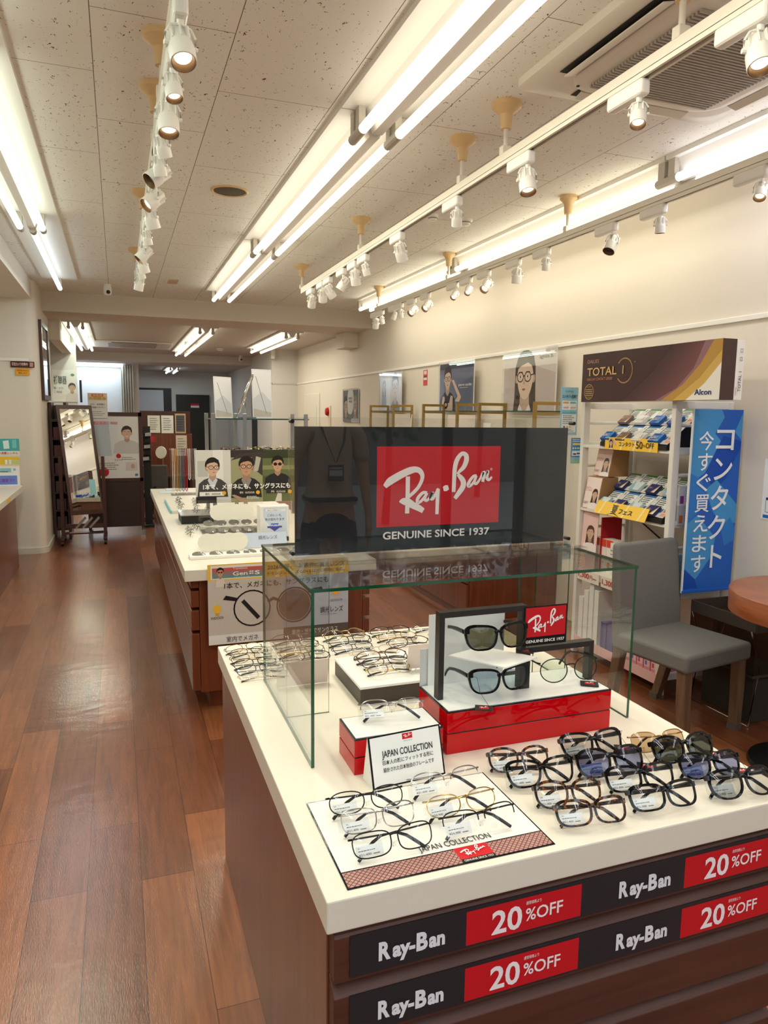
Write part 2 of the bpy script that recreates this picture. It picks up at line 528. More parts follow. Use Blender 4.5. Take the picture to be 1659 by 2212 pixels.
# ---------------------------------------------------------------- room shell
ZC, XR, XL, YF = 2.70, 2.99, -0.75, -1.6
ZR, YB, YW = 2.526, 8.72, 18.6       # rear ceiling, beam, back wall
struct('floor', MB().box((-3.2, YF - .3, -.1), (4.2, YW + .3, 0)), FLOOR)
struct('ceiling_front', MB().box((XL, YF, ZC), (XR + .1, YB + .1, ZC + .1)), CEIL)
struct('ceiling_rear', MB().box((-1.6, YB + .3, ZR), (XR + .1, 14.7, ZR + .1)), CEIL2)
struct('ceiling_office', MB().box((-3.2, 14.9, 2.40), (4.2, YW, 2.5)), CEIL2)
struct('wall_right', MB().box((XR, YF, 0), (XR + .12, 12.67, ZC + .05)), WALL)
struct('wall_right_return', MB().box((2.54, 12.67, 0), (XR + .12, 14.72, ZR + .05)), WALL_GREY)
struct('wall_right_office', MB().box((2.62, 14.72, 0), (2.80, YW, 2.45)), WALL_GREY)
struct('wall_back', MB().box((-3.2, YW, 0), (4.2, YW + .12, 2.5)), WALL_GREY)
struct('ceiling_beam', MB().box((XL - .02, YB, 2.494), (XR + .01, YB + .72, ZC + .02)), WALL, bevel=.006)
struct('ceiling_beam_rear', MB().box((-1.6, 14.7, 2.374), (2.60, 14.95, ZR + .02)), WALL_GREY, bevel=.006)
struct('wall_left_bulkhead', MB().box((XL - .1, YF, 2.515), (XL, 8.05, ZC + .05)), WALL)
struct('ceiling_niche', MB().box((-2.5, YF, 2.515), (XL - .1, 8.05, 2.60)), WALL)
struct('wall_left', MB().box((-2.6, YF, 0), (-2.5, 8.05, 2.6)), WALL)
# pillar at the end of the niche, rounded corner towards the aisle
prof = [(-2.6, 8.0), (-0.82, 8.0)] + [(-0.82 + .1 * sin(a), 8.1 - .1 * cos(a)) for a in [i * pi / 12 for i in range(1, 7)]] + [(-0.72, 9.5), (-2.6, 9.5)]
struct('wall_left_pillar', MB().prism([(x, y, 0) for x, y in prof], (0, 0, ZC + .05)), WALL, smooth=True)
bb = [(-2.45, 7.985), (-0.82, 7.985)] + [(-0.82 + .115 * sin(a), 8.1 - .115 * cos(a)) for a in [i * pi / 12 for i in range(1, 7)]] + [(-0.705, 9.5), (-2.45, 9.5)]
struct('baseboard_left', MB().prism([(x, y, 0) for x, y in bb], (0, 0, .06)), mat('baseboard_paint', (214, 208, 196), .5))
struct('wall_left_rear', MB().box((-1.7, 9.5, 0), (-1.6, 14.7, ZR + .05)), WALL_GREY)
struct('wall_left_partition', MB().box((-1.6, 11.6, 0), (-.54, 11.72, ZR + .02)), WALL_GREY)
struct('trim_bulkhead_rear', MB().box((-.72, 9.44, 2.26), (-.60, 11.72, ZR + .02)), WALL)
struct('wall_office_left', MB().box((-3.2, 14.95, 0), (-3.1, YW, 2.45)), WALL_GREY)
struct('wall_office_screen', MB().box((-1.6, 16.2, 0), (.18, 16.3, 2.42)), mat('pale_blue_white_wall', (226, 232, 238), .7))
struct('trim_office_column', MB().box((.30, 16.1, 0), (.44, 16.35, 2.42)), WALL_GREY)
rl = MB().box((XR - .012, YF, 1.935), (XR, 12.67, 1.962))
struct('trim_picture_rail', rl, WHITE, bevel=.003)
struct('trim_return_rail', MB().box((2.528, 12.66, 1.935), (XR, 12.672, 1.962)).box((2.528, 12.66, 1.935), (2.54, 14.1, 1.962)), mat('rail_grey', (200, 200, 196), .5))
struct('trim_pillar_rail', MB().box((-2.5, 7.988, 1.915), (-.80, 8.0, 1.945)), WHITE, bevel=.003)
struct('trim_wall_box', MB().box((2.80, 8.72 + .5, 2.30), (XR, 9.62, 2.494)), WALL, bevel=.004)
struct('trim_beam_notch', MB().box((2.50, 12.5, 2.36), (2.56, 12.66, ZR)), WALL_GREY)
# doorway recess on the right return wall
struct('door_1', MB().box((2.525, 14.12, 0), (2.56, 14.66, 2.14)), [mat('dark_doorway', (46, 44, 42), .6)])
# shop front behind the camera: sill, posts, header and glass
ff = MB()
for x in (-2.5, -.9, .7, 2.3, 2.93): ff.box((x, YF - .06, 0), (x + .06, YF, 2.6))
ff.box((-2.5, YF - .06, 2.42), (2.99, YF, 2.75)).box((-2.5, YF - .06, 0), (2.99, YF, .12))
struct('window_1_frame', ff, mat('dark_aluminium', (60, 58, 56), .4, .6))
struct('window_1', MB().box((-2.5, YF - .035, .1), (2.97, YF - .028, 2.45)), GLASS)
struct('pavement_outside', MB().box((-9, -12, -.14), (9, YF - .3, -.02)), mat('paving', (150, 148, 142), .8))

# ---------------------------------------------------------------- fluorescent fittings
def tube_mat(name, c):
    return mat(name, (240, 240, 235), 0.4, emit=c, power=TUBE_GLOW)
TM = {'warm': tube_mat('warm_white_tube', TUBE_WARM), 'cool': tube_mat('cool_white_tube', TUBE_COOL), 'green': tube_mat('greenish_white_tube', TUBE_GREEN),
      'blue': mat('bluish_tube', (240, 240, 235), .4, emit=(.80, .93, 1.0), power=TUBE_GLOW)}
HOLDER = mat('lamp_holder_plastic', (196, 190, 178), .45)
LAMP_TINT = {'warm': TUBE_WARM, 'cool': TUBE_COOL, 'green': TUBE_GREEN, 'blue': (.80, .93, 1.0)}
def tube_lamp(t, c, ln, kind, along='y', k=1.0):
    """the light the tube throws into the room, as a strip on its underside"""
    ld = bpy.data.lights.new('tube_lamp', 'AREA'); ld.shape = 'RECTANGLE'
    ld.size, ld.size_y = (.024, ln) if along == 'y' else (ln, .024)
    ld.energy = TUBE_WATT * ln * k; ld.color = LAMP_TINT[kind]
    o = bpy.data.objects.new('tube_lamp', ld); COL.objects.link(o)
    o.matrix_local = Matrix.Translation(MW[t.name].inverted() @ V(c)); o.parent = t
def fluorescent(xs, y0, y1, zt, zc, kind, label, group, wide=.15, joints=(), k=1.0):
    xm = sum(xs) / len(xs)
    t = thing('fluorescent_light', label, 'ceiling light', (xm, (y0 + y1) / 2, zc), 0, group)
    h = MB()
    h.box((xm - wide, y0 - .03, zc - .022), (xm + wide, y1 + .03, zc))
    if len(xs) == 2:
        h.prism([(xm - .055, y0 - .02, zc - .022), (xm - .022, y0 - .02, zt + .005), (xm + .022, y0 - .02, zt + .005), (xm + .055, y0 - .02, zc - .022)], (0, y1 - y0 + .04, 0))
    h.build('housing', WHITE, t)
    for x in xs:
        cuts = [y0] + list(joints) + [y1]
        for a, b in zip(cuts, cuts[1:]):
            MB().ring([(x, a + .03, zt), (x, b - .03, zt)], .0195, n=12).build('tube', TM[kind], t, smooth=True)
            tube_lamp(t, (x, (a + b) / 2, zt - .0205), b - a - .08, kind, k=k)
        for y in cuts:
            MB().box((x - .014, y - .022, zt - .012), (x + .014, y + .022, zc - .02)).cyl((x, y - .036, zt), (x, y + .036, zt), .0205, 12).build('lamp_holder', HOLDER, t)
    return t
ZT = 2.585
for i, (a, b) in enumerate(((.62, 2.975), (3.045, 5.40), (5.475, 7.83), (-1.50, .55))):
    fluorescent((.968, 1.125), a, b, ZT, ZC, 'cool' if i == 3 else 'warm', ('twin tube light running down the middle of the ceiling, section nearest the camera', 'twin tube light down the middle of the ceiling, section between the other two', 'twin tube light down the middle of the ceiling, section ending at the beam', 'twin tube light in the middle row, by the shop window')[i], 'middle row of twin tube lights', k=.5 if i == 3 else 1)
    fluorescent((2.55, 2.67), a, b, ZT, ZC, 'cool' if i in (0, 3) else 'warm', ('twin tube light beside the long cream wall, bluish section nearest the camera', 'twin tube light beside the long cream wall, second section from the camera', 'twin tube light beside the long cream wall, section ending at the beam', 'twin tube light along the cream wall, by the shop window')[i], 'twin tube lights beside the long cream wall', wide=.085, k=.45)
for i, (a, b) in enumerate(((.55, 2.88), (2.94, 5.27), (-1.50, .48))):
    fluorescent((-.535, -.405), a, b, ZT, ZC, 'green', ('greenish twin tube light beside the bulkhead, section nearest the camera', 'greenish twin tube light beside the bulkhead, second section from the camera', 'greenish twin tube light beside the bulkhead, by the shop window')[i], 'twin tube lights beside the bulkhead', wide=.155)
fluorescent((-.468,), 5.33, 7.72, ZT, ZC, 'blue', 'bluish single tube light with bare reflector at the beam end of the bulkhead row', 'single tube light', wide=.155)
# rear section
ZTR = ZR - .085
fluorescent((-.52, -.36), 9.75, 13.3, ZTR, ZR - .002, 'green', 'greenish twin tube light behind the beam, over the cheval mirror', 'lights behind the beam', joints=(11.5,))
fluorescent((1.02, 1.18), 9.65, 13.7, ZTR, ZR - .002, 'warm', 'long yellowish twin tube light behind the beam, middle of the ceiling', 'lights behind the beam', joints=(11.7,))
fluorescent((2.14, 2.30), 9.7, 12.4, ZTR, ZR - .002, 'warm', 'twin tube light behind the beam, beside the cream wall', 'lights behind the beam')
fluorescent((1.10, 1.26), 16.4, 17.9, 2.33, 2.40, 'blue', 'small bluish twin tube light in the office at the very back', 'office lights')
t = thing('fluorescent_light', 'pair of bluish tubes running crosswise above the pale office wall', 'ceiling light', (-.25, 15.9, 2.40), 0, 'office lights')
MB().box((-.9, 15.70, 2.385), (.2, 16.1, 2.40)).build('housing', WHITE, t)
for y in (15.78, 16.02):
    MB().ring([(-.85, y, 2.345), (.14, y, 2.345)], .0195, n=12).build('tube', TM['blue'], t, smooth=True)
    tube_lamp(t, (-.355, y, 2.3245), .95, 'blue', 'x')

# ---------------------------------------------------------------- tracks, rods and spotlights
TZ = 2.472
TRACKS = {'left': (.18, .6, (0.18,6.153,2.365)[1]), 'middle': (1.522, .5, (1.522,6.237,2.428)[1]), 'right': (2.475, .9, (2.475,7.061,2.38)[1]), 'niche': (-1.30, 2.0, 7.9)}
WHERE = {'left': 'left aisle track', 'middle': 'middle track', 'right': 'track along the cream wall', 'niche': 'track in the niche'}
RAIL = mat('track_enamel', (232, 226, 212), .35)
for k, (x, a, b) in TRACKS.items():
    z = TZ if k != 'niche' else 2.485
    t = thing('lighting_track', 'white lighting track, the %s' % {'left': 'one over the aisle on the left', 'middle': 'one left of the big ceiling air conditioner', 'right': 'one along the long cream wall', 'niche': 'short one under the niche soffit'}[k], 'lighting track', (x, (a + b) / 2, z), 0, 'lighting tracks')
    MB().box((x - .018, a, z - .002), (x + .018, b, z + .03)).box((x - .018, a, z - .016), (x - .008, b, z)).box((x + .008, a, z - .016), (x + .018, b, z)).build('rail', RAIL, t)
    MB().box((x - .008, a + .01, z - .006), (x + .008, b - .01, z - .002)).build('slot', mat('slot_brown', (60, 36, 28), .5), t)
ords = ('first', 'second', 'third', 'fourth', 'fifth', 'sixth', 'seventh', 'eighth', 'ninth', 'tenth', 'eleventh', 'twelfth', 'thirteenth', 'fourteenth')
def rod(x, y, label, r=.06):
    t = thing('track_hanger', label, 'hanger', (x, y, ZC), 0, 'cream cup hangers of the lighting tracks')
    MB().lathe([(0, 0), (r, 0), (r, -.018), (r * .75, -.03), (.026, -.045), (.021, -.10), (.0, -.10)], (x, y, ZC), n=20).build('cup', BEIGE, t, smooth=True)
    MB().cyl((x, y, ZC - .09), (x, y, TZ + .055), .0095, 10).build('rod', RAIL, t, smooth=True)
    MB().box((x - .02, y - .016, TZ + .028), (x + .02, y + .016, TZ + .062)).build('clip', RAIL, t, bevel=.003)
for k, ys in (('left', (2.72, 3.13, 4.58, 6.17)), ('middle', (1.78, 2.77, 3.17, 4.65, 6.26)), ('right', (3.74, 5.35, 6.98))):
    for i, y in enumerate(ys):
        rod(TRACKS[k][0], y, 'cream cup hanger, %s from the camera on the %s' % (ords[i], WHERE[k]), .05 if k == 'right' else .06)

BULB = mat('spot_lens_lit', (255, 240, 210), .3, emit=(1.0, .84, .58), power=2.2)
BULB_OFF = mat('spot_lens_dark', (70, 64, 58), .15)
RIMB = mat('spot_inner_bronze', (120, 92, 62), .4, .5)
LAMPW = mat('spot_enamel', (236, 234, 228), .35)
def spotlight(k, i, y, big, lit, d, side=0.0):
    x, _, _ = TRACKS[k]; z = TZ if k != 'niche' else 2.485
    s = .80 if big else .60
    t = thing('track_spotlight', '%s white %s spotlight, %s from the camera on the %s' % ('lit' if lit else 'unlit', 'large' if big else 'small', ords[i], WHERE[k]), 'spotlight', (x, y, z), 0, 'spotlights on the ' + WHERE[k])
    ad = MB().box((x - .019, y - .085, z - .062), (x + .019, y + .085, z - .012))
    ad.build('adapter', LAMPW, t, bevel=.012, seg=3)
    px, py = x, y - .055
    MB().cyl((px, py, z - .06), (px, py, z - .076), .009, 10).build('neck', LAMPW, t, smooth=True)
    d = V(d).normalized()
    c = V(px, py, z - .074 - .060 * s)
    sd = d.cross(Z)
    sd = sd.normalized() if sd.length > .1 else X.copy()
    # yoke arms reach from the neck down both flanks to the pivots
    yk = MB()
    for sg in (-1, 1):
        w = .047 * s
        yk.ring([V(px, py, z - .070), V(px, py, z - .072) + sd * sg * w * .7 + V(0, 0, -.006), c + sd * sg * w * 1.02 + V(0, 0, .03 * s), c + sd * sg * w], .0042 * s, n=6)
        yk.cyl(c + sd * sg * w * .85, c + sd * sg * w * 1.12, .008 * s, 8)
    yk.build('yoke', LAMPW, t, smooth=True)
    r = .041 * s
    prof = [(0, -.062), (.5, -.062), (.62, -.05), (.7, -.02), (.95, .0), (1, .01), (1, .062), (.93, .063)]
    hd = MB().lathe([(a * r, b * s) for a, b in prof], c, d, 18)
    for q in range(8):
        a = q * pi / 4
        u1 = d.orthogonal().normalized(); u2 = d.cross(u1)
        e = u1 * cos(a) + u2 * sin(a)
        hd.obox(c + d * (-.03 * s) + e * r * .78, d * .024 * s, e * r * .16, d.cross(e) * .0025 * s)
    h = hd.build('head', LAMPW, t, smooth=True)
    MB().lathe([(.94 * r, .0625 * s), (.90 * r, .0625 * s), (.66 * r, .040 * s), (.64 * r, .036 * s)], c, d, 18).build('inner_ring', RIMB, h, smooth=True)
    MB().lathe([(.67 * r, .042 * s), (.45 * r, .047 * s), (0, .049 * s)], c, d, 18).build('lens', BULB if lit else BULB_OFF, h, smooth=True)
    if lit:
        ld = bpy.data.lights.new('lamp', 'SPOT'); ld.energy = SPOT_POWER * (1.5 if big else 1); ld.color = (1, .87, .66); ld.spot_size = radians(62); ld.spot_blend = .6; ld.shadow_soft_size = .025
        lo = bpy.data.objects.new('lamp', ld); COL.objects.link(lo)
        M = MW[t.name].inverted()
        lo.matrix_local = Matrix.Translation(M @ (c + d * .07 * s)) @ d.to_track_quat('-Z', 'Y').to_matrix().to_4x4()
        lo.parent = t
# (y along the track, large head, lit, aim)
SP = {
 'middle': [((1.522,1.499,2.374)[1], 1, 1, (-.15, -.4, -1)), ((1.522,1.946,2.396)[1], 0, 1, (-.25, -.35, -1)), ((1.522,2.589,2.377)[1], 1, 1, (-.05, -.35, -1)), ((1.522,3.214,2.379)[1], 0, 0, (.25, .5, -1)), ((1.522,3.939,2.373)[1], 1, 0, (.5, .4, -1)), ((1.522,4.549,2.382)[1], 0, 0, (.4, .2, -1)), ((1.522,4.771,2.347)[1], 1, 0, (.3, .4, -1)), ((1.522,5.038,2.372)[1], 1, 0, (-.6, .3, -1)), ((1.522,5.395,2.35)[1], 1, 0, (.8, .3, -1)), ((1.522,5.592,2.355)[1], 1, 0, (.2, .6, -1)), ((1.522,5.921,2.336)[1], 1, 0, (.1, .8, -1))],
 'right': [((2.475,2.372,2.387)[1], 0, 1, (-.5, -.3, -1)), ((2.475,2.956,2.384)[1], 0, 0, (.1, .1, -1)), ((2.475,3.32,2.352)[1], 1, 0, (-.6, -.2, -1)), ((2.475,3.949,2.374)[1], 0, 0, (.1, .3, -1)), ((2.475,4.291,2.344)[1], 1, 0, (.0, .2, -1)), ((2.475,4.703,2.336)[1], 1, 1, (-.8, -.4, -.7)), ((2.475,4.986,2.36)[1], 0, 1, (-.7, -.5, -.8)), ((2.475,5.223,2.36)[1], 0, 1, (-.8, -.4, -.8)), ((2.475,5.749,2.323)[1], 1, 1, (-.9, -.4, -.7)), ((2.475,6.065,2.315)[1], 1, 1, (-.9, -.4, -.7)), ((2.475,6.369,2.347)[1], 0, 0, (.2, .3, -1)), ((2.475,6.536,2.346)[1], 0, 0, (-.3, .3, -1)), ((2.475,6.882,2.355)[1], 0, 0, (.3, .2, -1)), ((2.475,7.059,2.33)[1], 1, 0, (.1, .6, -1))],
 'left': [((0.18,2.002,2.337)[1], 1, 1, (.1, -.45, -1)), ((0.18,2.276,2.335)[1], 0, 1, (.1, -.3, -1)), ((0.18,2.484,2.318)[1], 1, 1, (.0, -.3, -1)), ((0.18,2.771,2.335)[1], 0, 0, (.3, .4, -1)), ((0.18,2.985,2.322)[1], 0, 0, (.15, .3, -1)), ((0.18,3.058,2.247)[1], 1, 0, (-.8, -.3, -.7)), ((0.18,3.416,2.272)[1], 1, 1, (-.8, -.35, -.7)), ((0.18,3.725,2.288)[1], 1, 0, (.3, .3, -1)), ((0.18,4.204,2.327)[1], 0, 0, (.2, .3, -1)), ((0.18,4.58,2.296)[1], 1, 0, (-.7, -.1, -.7)), ((0.18,4.908,2.294)[1], 1, 0, (.3, .3, -1)), ((0.18,5.27,2.308)[1], 0, 0, (.3, .3, -1)), ((0.18,5.617,2.286)[1], 1, 0, (-.2, .3, -1))],
 'niche': [(6.7, 1, 1, (.2, -.5, -1)), (7.35, 1, 0, (.3, -.2, -1)), (7.62, 0, 1, (.3, -.2, -1))],
}
for k, L in SP.items():
    for i, (y, big, lit, d) in enumerate(sorted(L)):
        spotlight(k, i, y + .055, big, lit, d)

# ---------------------------------------------------------------- eyewear
LENS_CLEAR = thin_glass('clear_lens', (.985, .99, .985), ior=1.55)
def sun(name, c):
    return thin_glass(name, c, ior=1.6)
LENS = {'clear': LENS_CLEAR, 'grey': sun('smoke_lens', (.62, .62, .60)), 'dark': sun('green_black_lens', (.09, .10, .075)), 'blue': sun('blue_violet_lens', (.26, .29, .50)),
        'pale_blue': sun('pale_blue_lens', (.55, .70, .80)), 'tan': sun('tan_lens', (.62, .47, .30)), 'olive': sun('olive_lens', (.22, .21, .13)), 'mint': sun('pale_green_lens', (.84, .92, .84))}
def tortoise():
    m, t, n, l, b = nodes_of('tortoiseshell_acetate')
    tc = n.new('ShaderNodeTexCoord'); no = n.new('ShaderNodeTexNoise'); no.inputs['Scale'].default_value = 130; no.inputs['Detail'].default_value = 2; no.inputs['Distortion'].default_value = .6
    cr = n.new('ShaderNodeValToRGB'); e = cr.color_ramp.elements
    e[0].position = .53; e[0].color = (*lin((22, 12, 9)), 1); e[1].position = .66; e[1].color = (*lin((140, 76, 30)), 1)
    l.new(tc.outputs['Object'], no.inputs['Vector']); l.new(no.outputs[0], cr.inputs[0]); l.new(cr.outputs[0], b.inputs['Base Color'])
    b.inputs['Roughness'].default_value = .12
    return m
RIM = {'black': mat('black_acetate', (10, 9, 10), .08, spec=.35), 'tortoise': tortoise(), 'black_metal': mat('black_metal_rim', (26, 24, 24), .3, .6), 'silver': mat('silver_metal_rim', (176, 172, 166), .22, 1.0),
       'gold': mat('gold_metal_rim', (196, 168, 112), .22, 1.0), 'gun': mat('gunmetal_rim', (84, 80, 78), .25, 1.0), 'brown': mat('brown_rim', (92, 58, 40), .25), 'clearrim': mat('champagne_rim', (206, 190, 168), .2), 'navy': mat('navy_rim', (44, 58, 84), .25)}
TIP_BLACK = mat('black_temple_tip', (18, 17, 17), .25)
LABEL_CLEAR = thin_glass('clear_tag_film', (.96, .97, .97), ior=1.45)
TAGP = mat('tag_paper', (246, 246, 244), .5)
SHAPES = {  # half width, half height, squareness, taper, outer lift, gap
 'wayfarer': (.0282, .0206, 2.9, .15, .0025, .013), 'square': (.0292, .0190, 3.0, .06, .0015, .012), 'boston': (.0274, .0214, 2.35, .08, .0012, .014), 'round': (.0262, .0222, 2.05, .02, 0, .016),
 'oval': (.0290, .0178, 2.4, .05, .001, .013), 'rect': (.0302, .0184, 3.0, .05, .001, .012), 'hexa': (.0294, .0216, 2.9, .02, .002, .013)}
def ray(x):
    return 2.1 * x * x
def eyewear(shape, rim, colour, lens, pose='folded', tilt=32, tip=None, price=True, hang=None, N=28, pads=True, name='eyeglasses', fine=True, droop=1.0):
    """one pair, front towards -y, built around the origin; returns (root, hinge point, half hinge width)"""
    a, b, n, tp, lf, gap = SHAPES[shape]
    th = radians(tilt)
    root = thing(name, None, 'sunglasses' if name == 'sunglasses' else 'glasses')
    R = Matrix.Rotation(-th, 3, 'X')
    cx = gap / 2 + a
    acet = rim == 'acetate'
    out = []
    for k in range(N):
        t = 2 * pi * k / N
        c, s = cos(t), sin(t)
        x = a * math.copysign(abs(c) ** (2 / n), c); z = b * math.copysign(abs(s) ** (2 / n), s)
        z += lf * (x / a) * max(0, z / b); x *= 1 + tp * z / b
        out.append((x, z))
    hx = cx + a + (.0048 if acet else .0035)
    hz = .66 * b
    rt = .0036 if acet else .0009
    zmin = min(z for x, z in out) - rt
    # lowest point decides where the table is
    hinge_y = ray(hx) + .006
    def P(x, y, z):
        return R @ V(x, y, z)
    # temples
    tl = .126
    def temple(sg):
        pts = []
        if pose == 'open':
            for d, dz in ((0, 0), (.03, .0008), (.06, 0), (.085, -.003), (.098, -.009), (.112, -.022), (tl, -.036)):
                pts.append(V(sg * (hx - d * .06), hinge_y + d, hz + dz))
        else:
            off = .004 if sg < 0 else .0095
            for d, dz in ((0, 0), (.004, 0), (.03, -.001), (.06, -.002), (.085, -.004), (.098, -.010), (.112, -.021), (tl, -.033)):
                y = hinge_y + off * min(1, d / .004)
                pts.append(V(sg * (hx - d), y, hz + dz * droop))
        return [R @ p for p in pts]
    tpts = {sg: temple(sg) for sg in (-1, 1)}
    low = min([P(x, ray(cx + x), z - rt).z for x, z in out] + [p.z for q in tpts.values() for p in q[-2:]]) - .002
    up_ = V(0, 0, -low)
    def Q(x, y, z):
        return P(x, y, z) + up_
    f = MB()
    for sg in (-1, 1):
        if acet:
            rows = []
            for x, z in out:
                top = .0012 * max(0, z / b)
                ln = math.hypot(x / a, z / b)
                ox, oz = x * (1 + (rt + top) / a), z * (1 + (rt + top) / b)
                X1, X2 = sg * (cx + x), sg * (cx + ox)
                rows.append([Q(X1, ray(X1) - .0016, z), Q(X2, ray(X2) - .0012, oz), Q(X2, ray(X2) + .0022, oz), Q(X1, ray(X1) + .0022, z)])
            vs = [p for r in rows for p in r]; fs = []
            for i in range(N):
                j = (i + 1) % N
                for k in range(4):
                    q = (i * 4 + k, i * 4 + (k + 1) % 4, j * 4 + (k + 1) % 4, j * 4 + k)
                    fs.append(q if sg > 0 else q[::-1])
            f.add(vs, fs)
            x0 = sg * (cx + a * .96)
            f.obox(Q(sg * (hx - .0045), ray(hx) + .002, hz), R @ V(.005, 0, 0), R @ V(0, .0045, 0), R @ V(0, 0, .0042))
        else:
            loop = [(x, z) for x, z in out if rim != 'half' or z > -.25 * b]
            if rim == 'half':
                loop = sorted([(math.atan2(z + .3 * b, x), x, z) for x, z in loop]); loop = [(x, z) for _, x, z in loop]
            f.ring([Q(sg * (cx + x), ray(cx + x), z) for x, z in loop], .0011 if fine else .0013, n=5 if fine else 4, closed=rim != 'half', up=R @ V(0, -1, .01))
            f.ring([Q(sg * (cx + a * .97), ray(cx + a), hz), Q(sg * (hx - .001), ray(hx) + .001, hz), Q(sg * hx, hinge_y, hz)], .0012, .0018, n=6, up=R @ Z)
    bz = .42 * b
    bw = gap / 2 + a * .06
    if acet:
        f.ring([Q(x, ray(x) + .0002, bz + .0022 * (1 - (x / bw) ** 2)) for x in (-bw, -bw / 2, 0, bw / 2, bw)], .0019, .0030, n=8, up=R @ Z)
    else:
        f.ring([Q(x, ray(x) - .0012, bz + .0016 * (1 - (x / bw) ** 2)) for x in (-bw, -bw / 2, 0, bw / 2, bw)], .0011, .0013, n=6, up=R @ Z)
    f.build('frame', RIM[colour], root, smooth=True)
    for sg in (-1, 1):
        lb = MB()
        c0 = Q(sg * cx, ray(cx) - .0022, 0)
        vs = [c0]
        for q in (.55, .985):
            vs += [Q(sg * (cx + x * q), ray(cx + x * q) + (-.0014 if q < .9 else .0004), z * q) for x, z in out]
        fs = [(0, 1 + k, 1 + (k + 1) % N) for k in range(N)] + [(1 + k, 1 + N + k, 1 + N + (k + 1) % N, 1 + (k + 1) % N) for k in range(N)]
        lb.add(vs, fs if sg < 0 else [g[::-1] for g in fs])
        lb.build('lens', LENS[lens], root, smooth=True)
        q = [p + up_ for p in tpts[sg]]
        tb = MB()
        upv = R @ Z
        if acet:
            tb.ring(q, [.0018] * len(q), [.0046, .0044, .0034, .0032, .0030, .0032, .0036, .0030][:len(q)], n=8, up=upv)
            tb.build('temple', RIM[colour], root, smooth=True)
        else:
            tb.ring(q[:-3], .0008, .0016, n=6, up=upv)
            tm = tb.build('temple', RIM[colour], root, smooth=True)
            MB().ring([q[-4].lerp(q[-3], -.25), q[-3], q[-2], q[-1]], .0017, [.0022, .0027, .0030, .0028], n=7, up=upv).build('temple_tip', tip or TIP_BLACK, tm, smooth=True)
        if pads and fine:
            nb = MB().ring([Q(sg * (gap / 2 - .001), .001, -.1 * b), Q(sg * (gap / 2 - .004), .006, -.22 * b), Q(sg * (gap / 2 - .0045), .007, -.5 * b)], [.0008, .0022, .0014], n=6)
            nb.build('nose_pad', LABEL_CLEAR, root, smooth=True)
    if price:
        yb = ray(hx) + .004
        o0 = -(cx + a * .82); o1 = -(cx - a * .62)
        tl_, tr_, bl_ = Q(o0, yb, .02 * b), Q(o1, yb - .004, .02 * b), Q(o0, yb, -.86 * b)
        F = Face.quad(tl_, tr_, bl_)
        tg = MB().poly([F.p(0, 0), F.p(F.w, 0), F.p(F.w, F.h), F.p(0, F.h)]).build('price_tag', TAGP, root)
        L = Letters(F, .0004)
        L.put((40, 40, 40), price if isinstance(price, str) else '¥21,400', .08, .12, .20, w=.46)
        L.put((70, 70, 70), 'RB', .08, .76, .12); L.rows((90, 90, 90), .08, .52, .52, 1, .8, .07, 3); L.rows((90, 90, 90), .62, .14, .14, 1, .3, .08, 4)
        L.build(tg)
        F2 = Face.quad(Q(-hx - .001, yb + .003, .2 * b), Q(o1, yb - .003, .2 * b), Q(-hx - .001, yb + .003, -1.0 * b))
        MB().prism([F2.p(0, 0, -.002), F2.p(F2.w, 0, -.002), F2.p(F2.w, F2.h, -.002), F2.p(0, F2.h, -.002)], F2.n * .0004).build('tag_sleeve', LABEL_CLEAR, root)
    if hang:
        # black card with a red emblem on a thread, lying by the right hinge or in front of the left one
        hx_, hy_ = hang
        c = V(hx_, hy_, .0016)
        ca = .5
        u, v = V(cos(ca), -sin(ca), 0), V(sin(ca), cos(ca), 0)
        tg = MB().obox(c, u * .017, v * .012, V(0, 0, .0008)).build('hang_tag', BLACK_M, root)
        F = Face(c - u * .009 - v * .007 + V(0, 0, .0008), u, v, .018, .012)
        Print(F).rect((196, 24, 36), 0, 0, 1, 1).build('emblem', tg)
        L = Letters(F, .0012); logo(L, (250, 240, 240), .02, 0, .98, 1); L.build(tg)
        q0 = Q(math.copysign(hx - .004, hx_), hinge_y, hz)
        MB().ring([q0, q0.lerp(c, .3) + V(.010, .004, .012), q0.lerp(c, .75) + V(.006, .012, .010), c + u * .012], .0004, n=5).build('thread', BLACK_M, root)
    root['_h'] = 1
    h = Q(0, hinge_y * .5, hz)
    del root['_h']
    return root, h, hx

PROTO = {}
def put_eyewear(key, L, R, z, label, group, spec, scale=None):
    """stand a pair with its two hinges over the points L and R on a surface of height z"""
    L, R = V(L), V(R)
    d = R - L
    yaw = math.atan2(d.y, d.x)
    if key not in PROTO:
        PROTO[key] = [*eyewear(**spec), False]
    root, h, hx, used = PROTO[key]
    s = scale or math.hypot(d.x, d.y) / (2 * hx)
    m = (L + R) / 2
    loc = V(m.x, m.y, z) - Matrix.Rotation(yaw, 3, 'Z') @ V(h.x * s, h.y * s, 0)
    if used:
        r = dup(root, loc, yaw, label, group)
    else:
        r = root; r.location = loc; r.rotation_euler = (0, 0, yaw); r['label'] = label
        if group: r['group'] = group
        PROTO[key][3] = True
    r.scale = (s, s, s)
    return r

